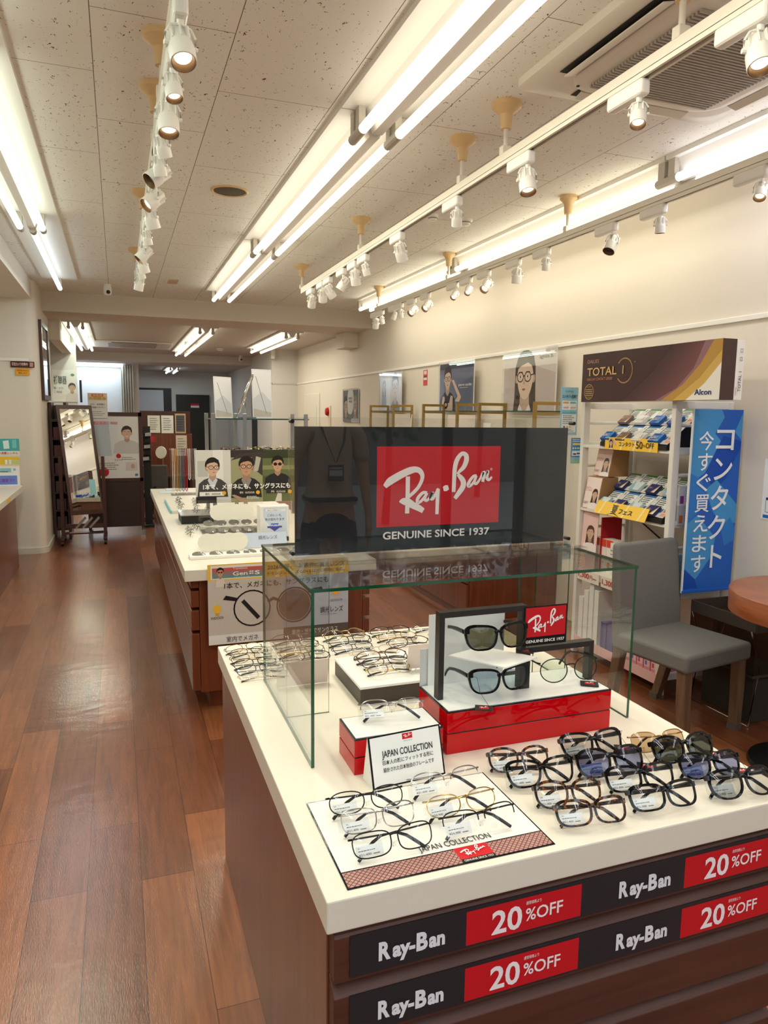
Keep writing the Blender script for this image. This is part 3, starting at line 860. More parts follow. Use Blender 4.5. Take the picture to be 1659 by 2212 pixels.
# ---------------------------------------------------------------- the near display counter
T = .715
RED = (200, 22, 34)
t = thing('display_counter', 'reddish wood drawer counter with thick white top, closest to the camera', 'counter', (.756, 1.61, 0))
MB().box((.272, .973, .66), (1.237, 2.256, T)).build('countertop', TOPW, t, bevel=.003)
MB().box((.283, 1.012, .0), (1.226, 2.245, .66)).build('carcass', WOOD, t, bevel=.002)
for i in range(6):
    zt = .648 - .1035 * i
    d = MB().prism([(.286, .980, zt - .081), (.286, .980, zt - .004), (.286, .984, zt), (.286, 1.011, zt + .020), (.286, 1.011, zt - .081)], (.937, 0, 0))
    d.build('drawer', WOOD_H, t, bevel=.0015)
def sale_strip(zb, zt, label):
    s = thing('sale_strip', label, 'sign', (.76, .978, zb), 0, 'black and red sale strips on the drawers')
    F = Face((.311, .9775, zb), X, Z, .911, zt - zb)
    F.board('backing', mat('black_print', (24, 25, 32), .5), s, .0012)
    for x0, x1 in ((.512, .736), (.964, 1.190)):
        Print(F).rect(RED, (x0 - .311) / .911, .045, (x1 - .311) / .911, .90).build('red_panel', s)
    for x0, xr in ((.358, .512), (.816, .964)):
        a = (x0 - .311) / .911; u = 1 / .911
        L = Letters(F, .0012)
        for q, body, hh, w, dx in ((0, 'R', .43, .0205, 0), (1, 'ay-', .37, .039, .0235), (2, 'B', .43, .0200, .0645), (3, 'an', .37, .0285, .0865)):
            L.put((232, 232, 240), body, a + dx * u, .27, hh, w * u, bold=.045)
        L.build(s, 'brand_lettering')
        r = (xr - .311) / .911
        L = Letters(F, .0012)
        L.put((246, 236, 240), '20', r + .047 * u, .17, .60, .058 * u, bold=.022)
        L.put((246, 236, 240), '%OFF', r + .112 * u, .30, .33, .074 * u, bold=.012)
        L.put((246, 236, 240), '通常価格より', r + .112 * u, .72, .075, .030 * u)
        L.build(s, 'discount_lettering')
sale_strip(.574, .6455, 'black sale strip with red panels on the top drawer of the near counter')
sale_strip(.471, .5425, 'black sale strip with red panels on the second drawer of the near counter')

# glass cover: top, two sides and two inner fins
def pane(name, a, b, parent, thin):
    """box whose broad faces are clear and whose rims are green"""
    m = MB().box(a, b)
    ax = {'x': (4, 5), 'y': (2, 3), 'z': (0, 1)}[thin]
    m.m = [0 if i in ax else 1 for i in range(6)]
    return m.build(name, [GLASS, GREEN_EDGE], parent)
t = thing('glass_cover', 'open-fronted clear glass cover with green edges standing on the near counter', 'glass cover', (.757, 1.65, T))
pane('side_pane', (.354, 1.389, T + .0005), (.361, 1.918, 1.090), t, 'x')
pane('side_pane', (1.150, 1.389, T + .0005), (1.157, 1.918, 1.090), t, 'x')
pane('top_pane', (.352, 1.387, 1.090), (1.159, 1.920, 1.097), t, 'z')
pane('inner_fin', (.3615, 1.652, T + .0005), (.467, 1.657, 1.089), t, 'y')
pane('inner_fin', (1.045, 1.652, T + .0005), (1.1495, 1.657, 1.089), t, 'y')

# header sign on the cover
t = thing('brand_sign', 'black brand sign in clear acrylic with red script panel, standing on the glass cover', 'sign', (.767, 1.69, 1.0975))
F = Face((.390, 1.684, 1.108), X, Z, .755, .310)
F.board('poster', mat('black_poster', (22, 22, 28), .25), t, .002)
MB().box((.376, 1.6775, 1.1055), (1.165, 1.6805, 1.440)).build('acrylic_sheet', ACRYL, t)
MB().box((.376, 1.688, 1.1055), (1.165, 1.691, 1.440)).build('acrylic_sheet', ACRYL, t)
MB().box((.372, 1.590, 1.0975), (1.160, 1.770, 1.1055)).build('acrylic_base', ACRYL, t)
P = Print(F).rect(RED, .274, .195, .729, .845); P.build('red_panel', t)
L = Letters(F, .0012); logo(L, (248, 236, 234), .274, .195, .729, .845)
L.put((244, 238, 236), 'GENUINE SINCE 1937', .297, .095, .062, .397, bold=.02)
L.put((248, 236, 234), '®', .69, .64, .022)
L.build(t)
for x in (.383, 1.157):
    for z in (1.115, 1.430):
        MB().cyl((x, 1.674, z), (x, 1.694, z), .005, 10).build('screw', mat('screw_dark', (50, 46, 44), .3, .8), t, smooth=True)

# red mirror-gloss risers
RED_A = mat('red_gloss_acrylic', (196, 4, 16), .03, spec=.4)
def riser(name, label, x0, x1, y0, y1, z0, z1, rot=0):
    t = thing(name, label, 'display riser', ((x0 + x1) / 2, (y0 + y1) / 2, z0))
    h = (z1 - z0) / 2
    for k in range(2):
        MB().box((x0, y0, z0 + k * h), (x1, y1, z0 + (k + 1) * h - .003)).build('red_block', RED_A, t, bevel=.0008)
    MB().box((x0 + .0015, y0 + .0015, z0 + h - .003), (x1 - .0015, y1 - .0015, z0 + h)).build('seam', BLACK, t)
    MB().box((x0, y0, z1 - .003), (x1, y1, z1)).build('black_edge', BLACK, t)
    MB().box((x0 + .004, y0 + .004, z1), (x1 - .004, y1 - .004, z1 + .0012)).build('white_top', mat('white_gloss_acrylic', (240, 240, 238), .12), t)
    return t
riser('red_riser', 'large two-tier red glossy riser under the black frames and sunglasses', .648, 1.073, 1.353, 1.512, T, .812)
riser('red_riser', 'small two-tier red glossy riser behind the leaning white card', .430, .628, 1.331, 1.440, T, .792)
# black square frames with the little brand plate
RT = .8135
t = thing('square_frame_stand', 'pair of black square frames with brand plate on the large red riser', 'display stand', (.86, 1.43, RT))
def sq(x0, x1, z1, name):
    b = MB(); w = .013
    b.box((x0, 1.418, RT), (x0 + w, 1.440, z1)).box((x1 - w, 1.418, RT), (x1, 1.440, z1)).box((x0 + w, 1.418, z1 - w), (x1 - w, 1.440, z1))
    b.build(name, mat('dark_bronze_frame', (38, 34, 32), .35), t)
sq(.654, .876, 1.015, 'tall_frame'); sq(.8765, 1.066, .912, 'short_frame')
F = Face((.868, 1.4165, .917), X, Z, .116, .094)
MB().prism([F.p(0, 0, -.003), F.p(F.w, 0, -.003), F.p(F.w, F.h, -.003), F.p(0, F.h, -.003)], F.n * .003).build('brand_plate', BLACK, t)
P = Print(F).rect(RED, .03, .22, .97, .97); P.build('red_panel', t)
L = Letters(F, .0012); logo(L, (248, 238, 236), .03, .22, .97, .97); L.put((240, 236, 232), 'GENUINE SINCE 1937', .05, .075, .075, .9, bold=.02); L.build(t)
WG = MATS['white_gloss_acrylic']
t = thing('display_shelf', 'white acrylic insert with a jutting shelf inside the tall black frame', 'display shelf', (.78, 1.47, RT))
MB().prism([(.780, 1.342, .899), (.885, 1.381, .899), (.800, 1.490, .899), (.695, 1.456, .899)], (0, 0, .003)).build('shelf', WG, t)
MB().box((.668, 1.506, RT), (.868, 1.509, .985)).build('back_board', WG, t)
t = tag(MB().box((.650, 1.5125, RT - .08), (.872, 1.515, .902)).build('backing_panel', mat('frosted_white', (214, 216, 216), .3)), 'low white backing panel at the rear of the large red riser', 'display panel')

# leaning card
t = thing('easel_card', 'white black-edged card about the collection for Japan, leaning before the small red riser', 'sign', (.528, 1.28, T))
A, B = V(.447, 1.262, T + .0005), V(.610, 1.277, T + .0005)
u = (B - A).normalized(); back = V(-u.y, u.x, 0)
tl = A + back * .030 + V(0, 0, .096); vv = (tl - A).normalized(); nn = u.cross(vv)
ht = (tl - A).length; wd = (B - A).length
MB().prism([A + nn * -.002, A + back * .050, tl + nn * -.002], u * wd).build('card_body', mat('white_card', (244, 243, 240), .4), t)
F = Face(A, u, vv, wd, ht)
F.board('card_front', BLACK, t, .0016)
k = wd / ht
P = Print(F).rect((242, 241, 238), .022, .03, .978, .97).rect(RED, .46, .84, .60, .955)
P.build('card_print', t)
L = Letters(F, .0016)
L.put((30, 28, 28), 'JAPAN COLLECTION', .16, .565, .135, .70, bold=.012)
L.put((40, 38, 38), '日本人の顔にフィットする形に', .16, .43, .068, .70, bold=.012)
L.put((40, 38, 38), '設計された日本独自のフレームです', .16, .29, .068, .70, bold=.012)
logo(L, (250, 240, 240), .468, .86, .592, .95); L.put((40, 38, 38), 'GENUINE SINCE 1937', .47, .80, .02, .12)
L.build(t)

# printed mat
def lattice():
    m, tt, n, l, b = nodes_of('red_lattice_print')
    tc = n.new('ShaderNodeTexCoord'); mp = n.new('ShaderNodeMapping'); mp.inputs['Rotation'].default_value = (0, 0, pi / 4); mp.inputs['Scale'].default_value = (150, 150, 150)
    l.new(tc.outputs['Object'], mp.inputs[0])
    br = n.new('ShaderNodeTexBrick'); br.offset = 0; br.inputs['Scale'].default_value = 1; br.inputs['Brick Width'].default_value = 1; br.inputs['Row Height'].default_value = 1
    br.inputs['Mortar Size'].default_value = .13; br.inputs['Color1'].default_value = (*lin((176, 150, 140)), 1); br.inputs['Color2'].default_value = (*lin((170, 142, 132)), 1); br.inputs['Mortar'].default_value = (*lin((120, 30, 34)), 1)
    l.new(mp.outputs[0], br.inputs['Vector']); l.new(br.outputs[0], b.inputs['Base Color']); b.inputs['Roughness'].default_value = .5
    return m
t = thing('counter_mat', 'white printed mat with black edge and red lattice band under the wire-framed glasses', 'display mat', (.498, 1.122, T))
F = Face((.310, .990, T + .0012), X, Y, .376, .267)
F.board('sheet', BLACK, t, .001)
P = Print(F).rect((240, 238, 232), .008, .165, .992, .992).poly(lattice(), [(.008, .012), (.992, .012), (.992, .155), (.008, .155)]).rect(RED, .535, .03, .70, .165).rect((20, 18, 18), .535, .008, .70, .045)
P.build('mat_print', t)
L = Letters(F, .0014)
L.put((40, 36, 36), 'JAPAN COLLECTION', .385, .195, .058, .36); logo(L, (250, 240, 240), .545, .05, .69, .16); L.put((240, 236, 232), 'GENUINE SINCE 1937', .545, .013, .02, .145)
L.build(t)

# ---------------------------------------------------------------- the glasses on the near counter
G1 = 'wire-framed glasses on the printed mat'
def sp(shape, rim, colour, lens, **k):
    return dict(shape=shape, rim=rim, colour=colour, lens=lens, **k)
ON = T + .0022
put_eyewear('m1', (0.331,1.185,0.748), (0.478,1.183,0.748), ON, 'black wire-framed glasses at the rear of the left file on the printed mat', G1, sp('oval', 'metal', 'black_metal', 'clear'))
put_eyewear('m2', (0.336,1.126,0.748), (0.477,1.125,0.748), ON, 'silver wire-framed glasses in the middle of the left file on the printed mat', G1, sp('square', 'metal', 'silver', 'clear'))
put_eyewear('m3', (0.332,1.05,0.748), (0.48,1.054,0.748), ON, 'black wire-framed glasses at the front of the left file on the printed mat', G1, sp('rect', 'metal', 'black_metal', 'clear'))
put_eyewear('m4', (0.496,1.2,0.748), (0.647,1.202,0.748), ON, 'silver top-rimmed glasses at the rear of the right file on the printed mat', G1, sp('oval', 'half', 'silver', 'clear'))
put_eyewear('m5', (0.494,1.119,0.748), (0.638,1.121,0.748), ON, 'thin gold wire-framed glasses in the middle of the right file on the printed mat', G1, sp('oval', 'metal', 'gold', 'clear', price='¥24,900'))
put_eyewear('m6', (0.499,1.06,0.748), (0.645,1.061,0.748), ON, 'black top-rimmed glasses at the front of the right file on the printed mat', G1, sp('square', 'half', 'black_metal', 'clear', price='¥24,900'))
G2 = 'clear-lensed glasses on the bare white counter'
put_eyewear('a1', (0.695,1.256,0.748), (0.825,1.234,0.748), T, 'dark tortoiseshell glasses at the rear of the file beside the printed mat', G2, sp('boston', 'acetate', 'tortoise', 'clear'))
put_eyewear('a2', (0.697,1.185,0.748), (0.843,1.172,0.748), T, 'black thick-rimmed glasses, second from the rear in the file beside the printed mat', G2, sp('wayfarer', 'acetate', 'black', 'clear', price='¥21,800'))
put_eyewear('a3', (0.712,1.105,0.748), (0.844,1.082,0.748), T, 'dark tortoiseshell glasses, third from the rear in the file beside the printed mat', G2, sp('boston', 'acetate', 'tortoise', 'clear'))
put_eyewear('a4', (0.711,1.034,0.748), (0.848,1.014,0.748), T, 'brown speckled tortoiseshell glasses at the front of the file beside the printed mat', G2, sp('square', 'acetate', 'tortoise', 'clear'))
put_eyewear('b1', (0.868,1.253,0.748), (1.019,1.247,0.748), T, 'thick black glasses with grey lenses and hang tag near the large red riser', G2, sp('wayfarer', 'acetate', 'black', 'grey', hang=(.082, .020), price='¥25,900'))
put_eyewear('b2', (0.853,1.177,0.748), (1.006,1.162,0.748), T, 'black sunglasses with blue-violet lenses in the middle file', 'tinted sunglasses on the bare white counter', sp('boston', 'acetate', 'black', 'blue', hang=(.085, .020), name='sunglasses', price='¥25,900'))
put_eyewear('b3', (0.87,1.103,0.748), (1.019,1.086,0.748), T, 'black squarish glasses with clear lenses, second from the front in the middle file', G2, sp('square', 'acetate', 'black', 'clear'))
put_eyewear('b4', (0.868,1.031,0.748), (1.013,1.019,0.748), T, 'black squarish glasses with clear lenses at the front of the middle file', G2, sp('square', 'acetate', 'black', 'clear', price='¥21,900'))
G3 = 'tinted sunglasses on the bare white counter'
put_eyewear('c1', (1.029,1.23,0.748), (1.164,1.214,0.748), T, 'thin gold sunglasses with tan lenses at the rear corner of the counter', G3, sp('hexa', 'metal', 'gold', 'tan', name='sunglasses', price=False))
put_eyewear('c2', (1.042,1.176,0.748), (1.194,1.165,0.748), T, 'black sunglasses with dark green lenses by the edge of the counter', G3, sp('boston', 'acetate', 'black', 'dark', hang=(.080, .015), name='sunglasses', price=False))
put_eyewear('c3', (1.051,1.106,0.748), (1.189,1.085,0.748), T, 'black sunglasses with blue lenses in the outer file by the edge of the counter', G3, sp('boston', 'acetate', 'black', 'blue', hang=(.082, .018), name='sunglasses', price='¥25,900'))
put_eyewear('c4', (1.048,1.024,0.748), (1.194,1.009,0.748), T, 'black glasses with faintly grey lenses at the near corner of the counter', G2, sp('boston', 'acetate', 'black', 'grey', price='¥25,900'))
G4 = 'sunglasses shown on the large red riser'
put_eyewear('s1', V(.712, 1.408, 0), V(.872, 1.408, 0), .9025, 'black sunglasses with olive lenses on the upper white shelf', G4, sp('wayfarer', 'acetate', 'black', 'olive', pose='open', tilt=8, hang=(.070, .02), price=False, name='sunglasses'))
put_eyewear('s2', V(.708, 1.376, 0), V(.862, 1.380, 0), RT + .001, 'black sunglasses with pale blue lenses standing beneath the white shelf', G4, sp('wayfarer', 'acetate', 'black', 'pale_blue', pose='open', tilt=8, hang=(-.050, -.022), price=False, name='sunglasses'))
put_eyewear('s3', (0.892,1.386,0.852), (1.048,1.377,0.852), RT + .001, 'round black wire sunglasses with pale green lenses inside the short frame', G4, sp('round', 'metal', 'black_metal', 'mint', pose='open', tilt=8, hang=(.055, .02), price=False, name='sunglasses'))
put_eyewear('s4', (0.462,1.404,0.828), (0.604,1.381,0.828), .7935, 'silver wire-framed glasses alone on the small red riser', None, sp('oval', 'half', 'silver', 'clear'))

# rear half of the counter: many folded pairs lying almost flat
t = thing('display_riser', 'low dark-sided riser with white acrylic top among the rear glasses', 'display riser', (.78, 1.80, T))
MB().box((.554, 1.668, T), (1.03, 1.90, .757)).build('dark_box', mat('taupe_box', (66, 58, 50), .45), t, bevel=.001)
MB().box((.553, 1.667, .757), (1.031, 1.901, .763)).build('acrylic_top', WG, t)
STY = [('boston', 'metal', 'gold'), ('oval', 'metal', 'black'), ('round', 'metal', 'gold'), ('boston', 'metal', 'black_metal'), ('square', 'metal', 'navy'), ('oval', 'metal', 'clearrim'), ('boston', 'metal', 'brown'), ('oval', 'metal', 'gun')]
kk = 0
RL = {
 'left file': [((0.28,2.163,0.735), (0.398,2.176,0.735)), ((0.287,2.124,0.735), (0.408,2.135,0.735)), ((0.284,2.077,0.735), (0.409,2.08,0.735)), ((0.284,2.023,0.735), (0.412,2.027,0.735)), ((0.286,1.974,0.735), (0.407,1.97,0.735)), ((0.285,1.925,0.735), (0.404,1.924,0.735))],
 'file behind the left glass fin': [((0.429,2.2,0.735), (0.574,2.214,0.735)), ((0.427,2.133,0.735), (0.571,2.145,0.735)), ((0.425,2.075,0.735), (0.574,2.091,0.735)), ((0.421,2.015,0.735), (0.574,2.026,0.735))],
 'file beside the dark riser': [((0.597,2.197,0.735), (0.743,2.203,0.735)), ((0.595,2.132,0.735), (0.742,2.14,0.735)), ((0.59,2.062,0.735), (0.725,2.071,0.735))],
 'file on the dark riser': [((0.588,1.868,0.778), (0.738,1.874,0.778)), ((0.588,1.828,0.778), (0.741,1.827,0.778)), ((0.59,1.784,0.778), (0.729,1.782,0.778)), ((0.59,1.736,0.778), (0.716,1.735,0.778))],
 'file beyond the dark riser': [((0.754,2.194,0.735), (0.899,2.191,0.735)), ((0.761,2.134,0.735), (0.898,2.126,0.735)), ((0.771,2.065,0.735), (0.913,2.064,0.735))],
 'file behind the black frames': [((0.91,2.193,0.735), (1.04,2.197,0.735)), ((0.933,2.11,0.735), (1.075,2.107,0.735)), ((0.947,2.014,0.735), (1.094,2.011,0.735))],
}
for nm, L in RL.items():
    for i, (a, b) in enumerate(L):
        st = STY[kk % 8]; kk += 1
        z = .7635 if 'on the dark' in nm else T
        put_eyewear(('flat',) + st, a, b, z, 'folded %s glasses, %s from the rear in the %s' % ({'gold': 'thin gold', 'black': 'black', 'gun': 'thin grey', 'navy': 'dark blue', 'clearrim': 'pale rimmed', 'brown': 'brown', 'black_metal': 'thin black'}[st[2]], ords[i], nm), 'folded glasses on the rear half of the near counter', sp(st[0], st[1], st[2], 'clear', tilt=68, droop=.35, price=False, N=20, fine=False))
PINK = mat('pale_pink_card', (236, 222, 214), .4)
for nm, (c0, c1), z, lb in (('price_stand', ((0.376,1.846,0.715), (0.518,1.834,0.715)), T, 'acrylic price stand seen from behind on the bare counter top'), ('price_stand', ((0.709,1.744,0.764), (0.798,1.738,0.764)), .7635, 'acrylic price stand seen from behind on the dark riser')):
    t = thing(nm, lb, 'price sign', ((c0[0] + c1[0]) / 2, c0[1], z), 0, 'acrylic price stands')
    MB().box((c0[0], c0[1] - .035, z), (c1[0], c0[1] + .03, z + .003)).build('foot', ACRYL, t)
    F = Face((c1[0], c0[1] + .004, z + .003), -X, V(0, -.25, 1), c1[0] - c0[0], .075)
    F.board('card', PINK, t, .002)
    L = Letters(F, .001); L.put((190, 60, 60), '1,800円', .1, .3, .3, .8, bold=.01); L.put((90, 80, 76), 'ワンプライスセット', .1, .75, .1, .8); L.build(t)

# ---------------------------------------------------------------- long counter down the middle of the shop
TAN = (214, 196, 172)
t = thing('display_counter', 'long reddish wood drawer counter with white top, further down the shop', 'counter', (.735, 5.3, 0))
MB().box((.268, 3.42, .66), (1.215, 7.20, T)).build('countertop', TOPW, t, bevel=.003)
MB().box((.335, 3.445, .105), (1.15, 7.17, .66)).box((.38, 3.52, 0), (1.11, 7.12, .105)).build('carcass', WOOD, t, bevel=.001)
for x0, x1 in ((.296, .333), (1.152, 1.189)):
    for j in range(4):
        ya, yb = 3.447 + .9325 * j, 3.447 + .9325 * (j + 1) - .006
        for z0, z1 in ((.622, .655), (.528, .606), (.415, .512), (.115, .398)):
            MB().box((x0, ya, z0), (x1, yb, z1)).build('drawer', WOOD, t, bevel=.002)

def head(P, cx, cy, s, skin=(214, 176, 150), hair=(34, 28, 26), specs=(24, 22, 22), cloth=(50, 50, 54), shirt=None, long=False, dark_lens=False, turn=0.0, w=1.6, smile=False):
    """a printed portrait, bust upwards; s = face half width as a fraction of the print's width"""
    k = P.F.w / P.F.h
    def q(x, y): return (cx + x * s, cy + y * s * k)
    P.poly(cloth, [q(-w * 1.35, -4.6), q(w * 1.35, -4.6), q(w * 1.2, -2.5), q(w * .75, -1.85), q(.45, -1.55), q(-.45, -1.55), q(-w * .75, -1.85), q(-w * 1.2, -2.5)])
    if long: P.poly(hair, [q(-1.15, .6), q(-1.2, -1.2), q(-1.35, -2.3), q(-.75, -2.1), q(.8, -2.0), q(1.3, -2.3), q(1.22, -1.0), q(1.15, .6), q(.6, 1.5), q(-.6, 1.5)])
    P.oval(hair, cx, cy + .35 * s * k, 1.14 * s, 1.28 * s)
    nk = tuple(int(v * .86) for v in skin)
    P.poly(nk, [q(-.5, -.7), q(.5, -.7), q(.55, -1.7), q(0, -2.15), q(-.55, -1.7)])
    if shirt: P.poly(shirt, [q(-.55, -1.6), q(0, -2.2), q(.55, -1.6), q(.75, -1.95), q(.2, -3.2), q(-.2, -3.2), q(-.75, -1.95)])
    for sg in (-1, 1): P.oval(nk, cx + sg * s * .98, cy - .1 * s * k, .16 * s, .26 * s, 10)
    P.poly(skin, [q(.95 * cos(a) * (1 if sin(a) > -.2 else .93 + .12 * sin(a)), -.12 + 1.22 * sin(a)) for a in [2 * pi * i / 24 for i in range(24)]])
    P.poly(hair, [q(-1.0, .1), q(-1.12, .7), q(-.7, 1.4), q(.2, 1.62), q(.95, 1.2), q(1.12, .5), q(1.0, .05), q(.85, .62), q(.3, .85), q(-.4, .72), q(-.85, .5)])
    tx = turn
    lip = (176, 96, 88)
    for sg in (-1, 1):
        ex = tx + sg * .42
        P.poly(hair, [q(ex - .26, .26), q(ex + .26, .26 + .02), q(ex + .22, .34), q(ex - .2, .34)])
        P.oval((250, 246, 240), cx + ex * s, cy + .04 * s * k, .17 * s, .085 * s, 10).oval((30, 24, 22), cx + ex * s, cy + .04 * s * k, .08 * s, .08 * s, 8)
        if specs:
            if dark_lens: P.oval(specs, cx + ex * s, cy + .02 * s * k, .34 * s, .27 * s, 14)
            else: P.line(specs, [q(ex + .35 * cos(a), .02 + .29 * sin(a)) for a in [2 * pi * i / 14 for i in range(15)]], .07 * s)
    if specs: P.line(specs, [q(tx - .1, .08), q(tx + .1, .08)], .08 * s).line(specs, [q(tx - .77, .1), q(-.95, .14)], .07 * s).line(specs, [q(tx + .77, .1), q(.95, .14)], .07 * s)
    P.poly(nk, [q(tx - .12, -.42), q(tx + .14, -.42), q(tx + .06, -.1)])
    if smile: P.poly((250, 248, 244), [q(tx - .3, -.66), q(tx + .3, -.66), q(tx + .15, -.84), q(tx - .15, -.84)])
    else: P.poly(lip, [q(tx - .24, -.72), q(tx, -.66), q(tx + .24, -.72), q(tx, -.82)])

# big poster hung on the end of the counter
t = thing('promotional_poster', 'large light-adjusting lens poster hung on the end of the long counter', 'poster', (.715, 3.414, .36))
F = Face((.371, 3.412, .346), X, Z, .692, .390)
F.board('sheet', mat('poster_paper', (226, 222, 214), .4), t, .0015)
P = Print(F)
P.rect((242, 196, 62), 0, .80, 1, 1)
for x in (.46, .62, .78, .93): P.poly((248, 226, 160), [(x, .80), (x + .03, .80), (x + .07, 1), (x + .04, 1)])
P.rect((206, 198, 188), 0, .12, .52, .80).rect((186, 190, 202), .52, .12, 1, .80)
P.rect((236, 234, 230), 0, 0, .52, .12).rect((96, 86, 80), .52, 0, 1, .14)
P.rect((238, 236, 230), .02, .815, .385, .985)
for i in range(6): P.rect((214 - 22 * i, 92 + 12 * i, 84 + 14 * i), .03, .955 - .0213 * (i + 1), .375, .955 - .0213 * i)
head(P, .085, .90, .022, skin=(206, 158, 130), specs=(120, 30, 34), cloth=(226, 214, 200), dark_lens=True, w=1.0)
for sg, cx in ((-1, .30), (1, .60)):
    if sg > 0: P.oval((112, 98, 90), cx, .43, .115, .115, 26)
    P.line((44, 38, 36), [(cx + .125 * cos(a), .43 + .222 * sin(a)) for a in [2 * pi * i / 26 for i in range(27)]], .0105)
P.line((60, 48, 40), [(.415, .50), (.45, .535), (.49, .50)], .02)
P.poly((34, 30, 30), [(.10, .56), (.19, .53), (.20, .57), (.12, .61)]).poly((60, 58, 62), [(.70, .57), (.81, .60), (.80, .64), (.70, .62)])
P.line((40, 36, 36), [(.24, .52), (.34, .31)], .028).line((84, 76, 74), [(.55, .36), (.66, .55)], .026)
P.oval((244, 190, 60), .06, .45, .028, .030, 14).rect((210, 170, 80), .048, .365, .072, .40)
P.oval((246, 172, 40), .905, .56, .022, .022, 16)
for i in range(12):
    a = i * pi / 6
    P.line((246, 172, 40), [(.905 + .030 * cos(a), .56 + .053 * sin(a)), (.905 + .044 * cos(a), .56 + .078 * sin(a))], .004)
P.build('poster_print', t)
L = Letters(F)
L.put((250, 246, 240), 'Transitions', .17, .93, .026, .10); L.put((250, 246, 240), 'Gen', .17, .855, .05, .10, bold=.015); L.put((250, 246, 240), 'S', .32, .855, .05, .035, bold=.03); L.put((250, 246, 240), 'トランジションズ', .18, .825, .014, .10)
for dx in (0, .016):
    for dz in (0, .025): L.put((250, 246, 240), '■', .283 + dx, .862 + dz, .016, .012)
L.put((46, 40, 34), '2026年夏、', .41, .905, .050, .17, bold=.01); L.put((46, 40, 34), '新時代の調光レンズ', .63, .905, .050, .34, bold=.01)
L.put((46, 40, 34), 'トランジションズ GEN S は光に瞬時に反応。', .41, .835, .036, .56, bold=.008)
L.put((40, 36, 34), '1本で、メガネにも、サングラスにも', .11, .70, .062, .74, bold=.006)
L.put((70, 60, 54), 'INDOOR', .018, .325, .032, .085); L.put((70, 64, 64), 'OUTDOOR', .865, .435, .030, .09)
L.put((50, 48, 54), '調光レンズ', .79, .30, .062, .17, bold=.006); L.put((90, 88, 92), 'PHOTOCHROMIC LENS', .79, .265, .014, .12)
L.put((60, 52, 46), '室内でメガネ', .12, .03, .055, .22); L.put((236, 232, 226), '車内・屋外でサングラス', .58, .045, .055, .34)
L.build(t)

# three-photo poster in front of the glass shelf
t = thing('photo_poster', 'wide poster with three men in glasses standing on the long counter', 'poster', (.75, 4.72, T))
F = Face((.450, 4.70, .870), X, Z, .640, .338)
F.board('sheet', mat('poster_paper', (226, 222, 214), .4), t, .003)
MB().box((.47, 4.706, T), (.49, 4.712, 1.19)).build('stand', ACRYL, t)
MB().box((1.05, 4.706, T), (1.07, 4.712, 1.19)).build('stand', ACRYL, t)
P = Print(F)
P.rect((216, 214, 208), 0, 0, .345, 1).rect((232, 230, 226), .17, .25, .27, 1).rect((190, 190, 184), .02, .50, .12, .8)
P.rect((158, 156, 120), .345, 0, .665, 1).rect((58, 50, 44), .345, .86, .665, 1).poly((66, 58, 54), [(.345, .8), (.42, .92), (.665, .98), (.665, .5), (.60, .6), (.55, .9)]).poly((186, 180, 168), [(.575, .58), (.62, .60), (.65, .85), (.60, .88)])
P.rect((104, 112, 72), .665, 0, 1, 1).rect((60, 66, 44), .665, .84, 1, 1).rect((142, 142, 96), .665, .62, 1, .70).rect((84, 92, 56), .665, .36, 1, .50)
head(P, .165, .67, .064, cloth=(72, 68, 70), shirt=(206, 212, 222), w=1.75, turn=.2)
head(P, .50, .68, .068, skin=(196, 152, 124), cloth=(46, 42, 42), shirt=(150, 140, 132), w=1.7)
head(P, .82, .72, .056, skin=(204, 160, 132), cloth=(40, 38, 40), specs=(16, 14, 14), dark_lens=True, w=1.9)
P.rect((40, 38, 40), 0, 0, .20, .12).poly((190, 150, 124), [(.345, .14), (.38, .15), (.52, .03), (.50, 0), (.45, 0)]).poly((214, 206, 196), [(.79, 0), (.86, 0), (.86, .15), (.82, .17)])
P.rect((244, 240, 232), .035, .135, .275, .215).rect((50, 42, 40), .38, .15, .59, .225).rect((50, 42, 40), .70, .16, .92, .225)
for cx in (.275, .615, .945): P.oval((244, 178, 50), cx, .185, .02, .02, 14)
P.build('poster_print', t)
L = Letters(F)
L.put((250, 248, 244), '1本で、メガネにも、サングラスにも', .07, .265, .082, .88, bold=.03)
L.put((60, 54, 50), '室内　INDOOR', .09, .155, .036, .15, bold=.01); L.put((244, 238, 230), '車内　OUTDOOR', .43, .168, .036, .15, bold=.01); L.put((244, 238, 230), '屋外　OUTDOOR', .75, .172, .036, .15, bold=.01)
L.rows((220, 214, 206), .50, .10, .06, 3, .15, .014)
L.build(t)

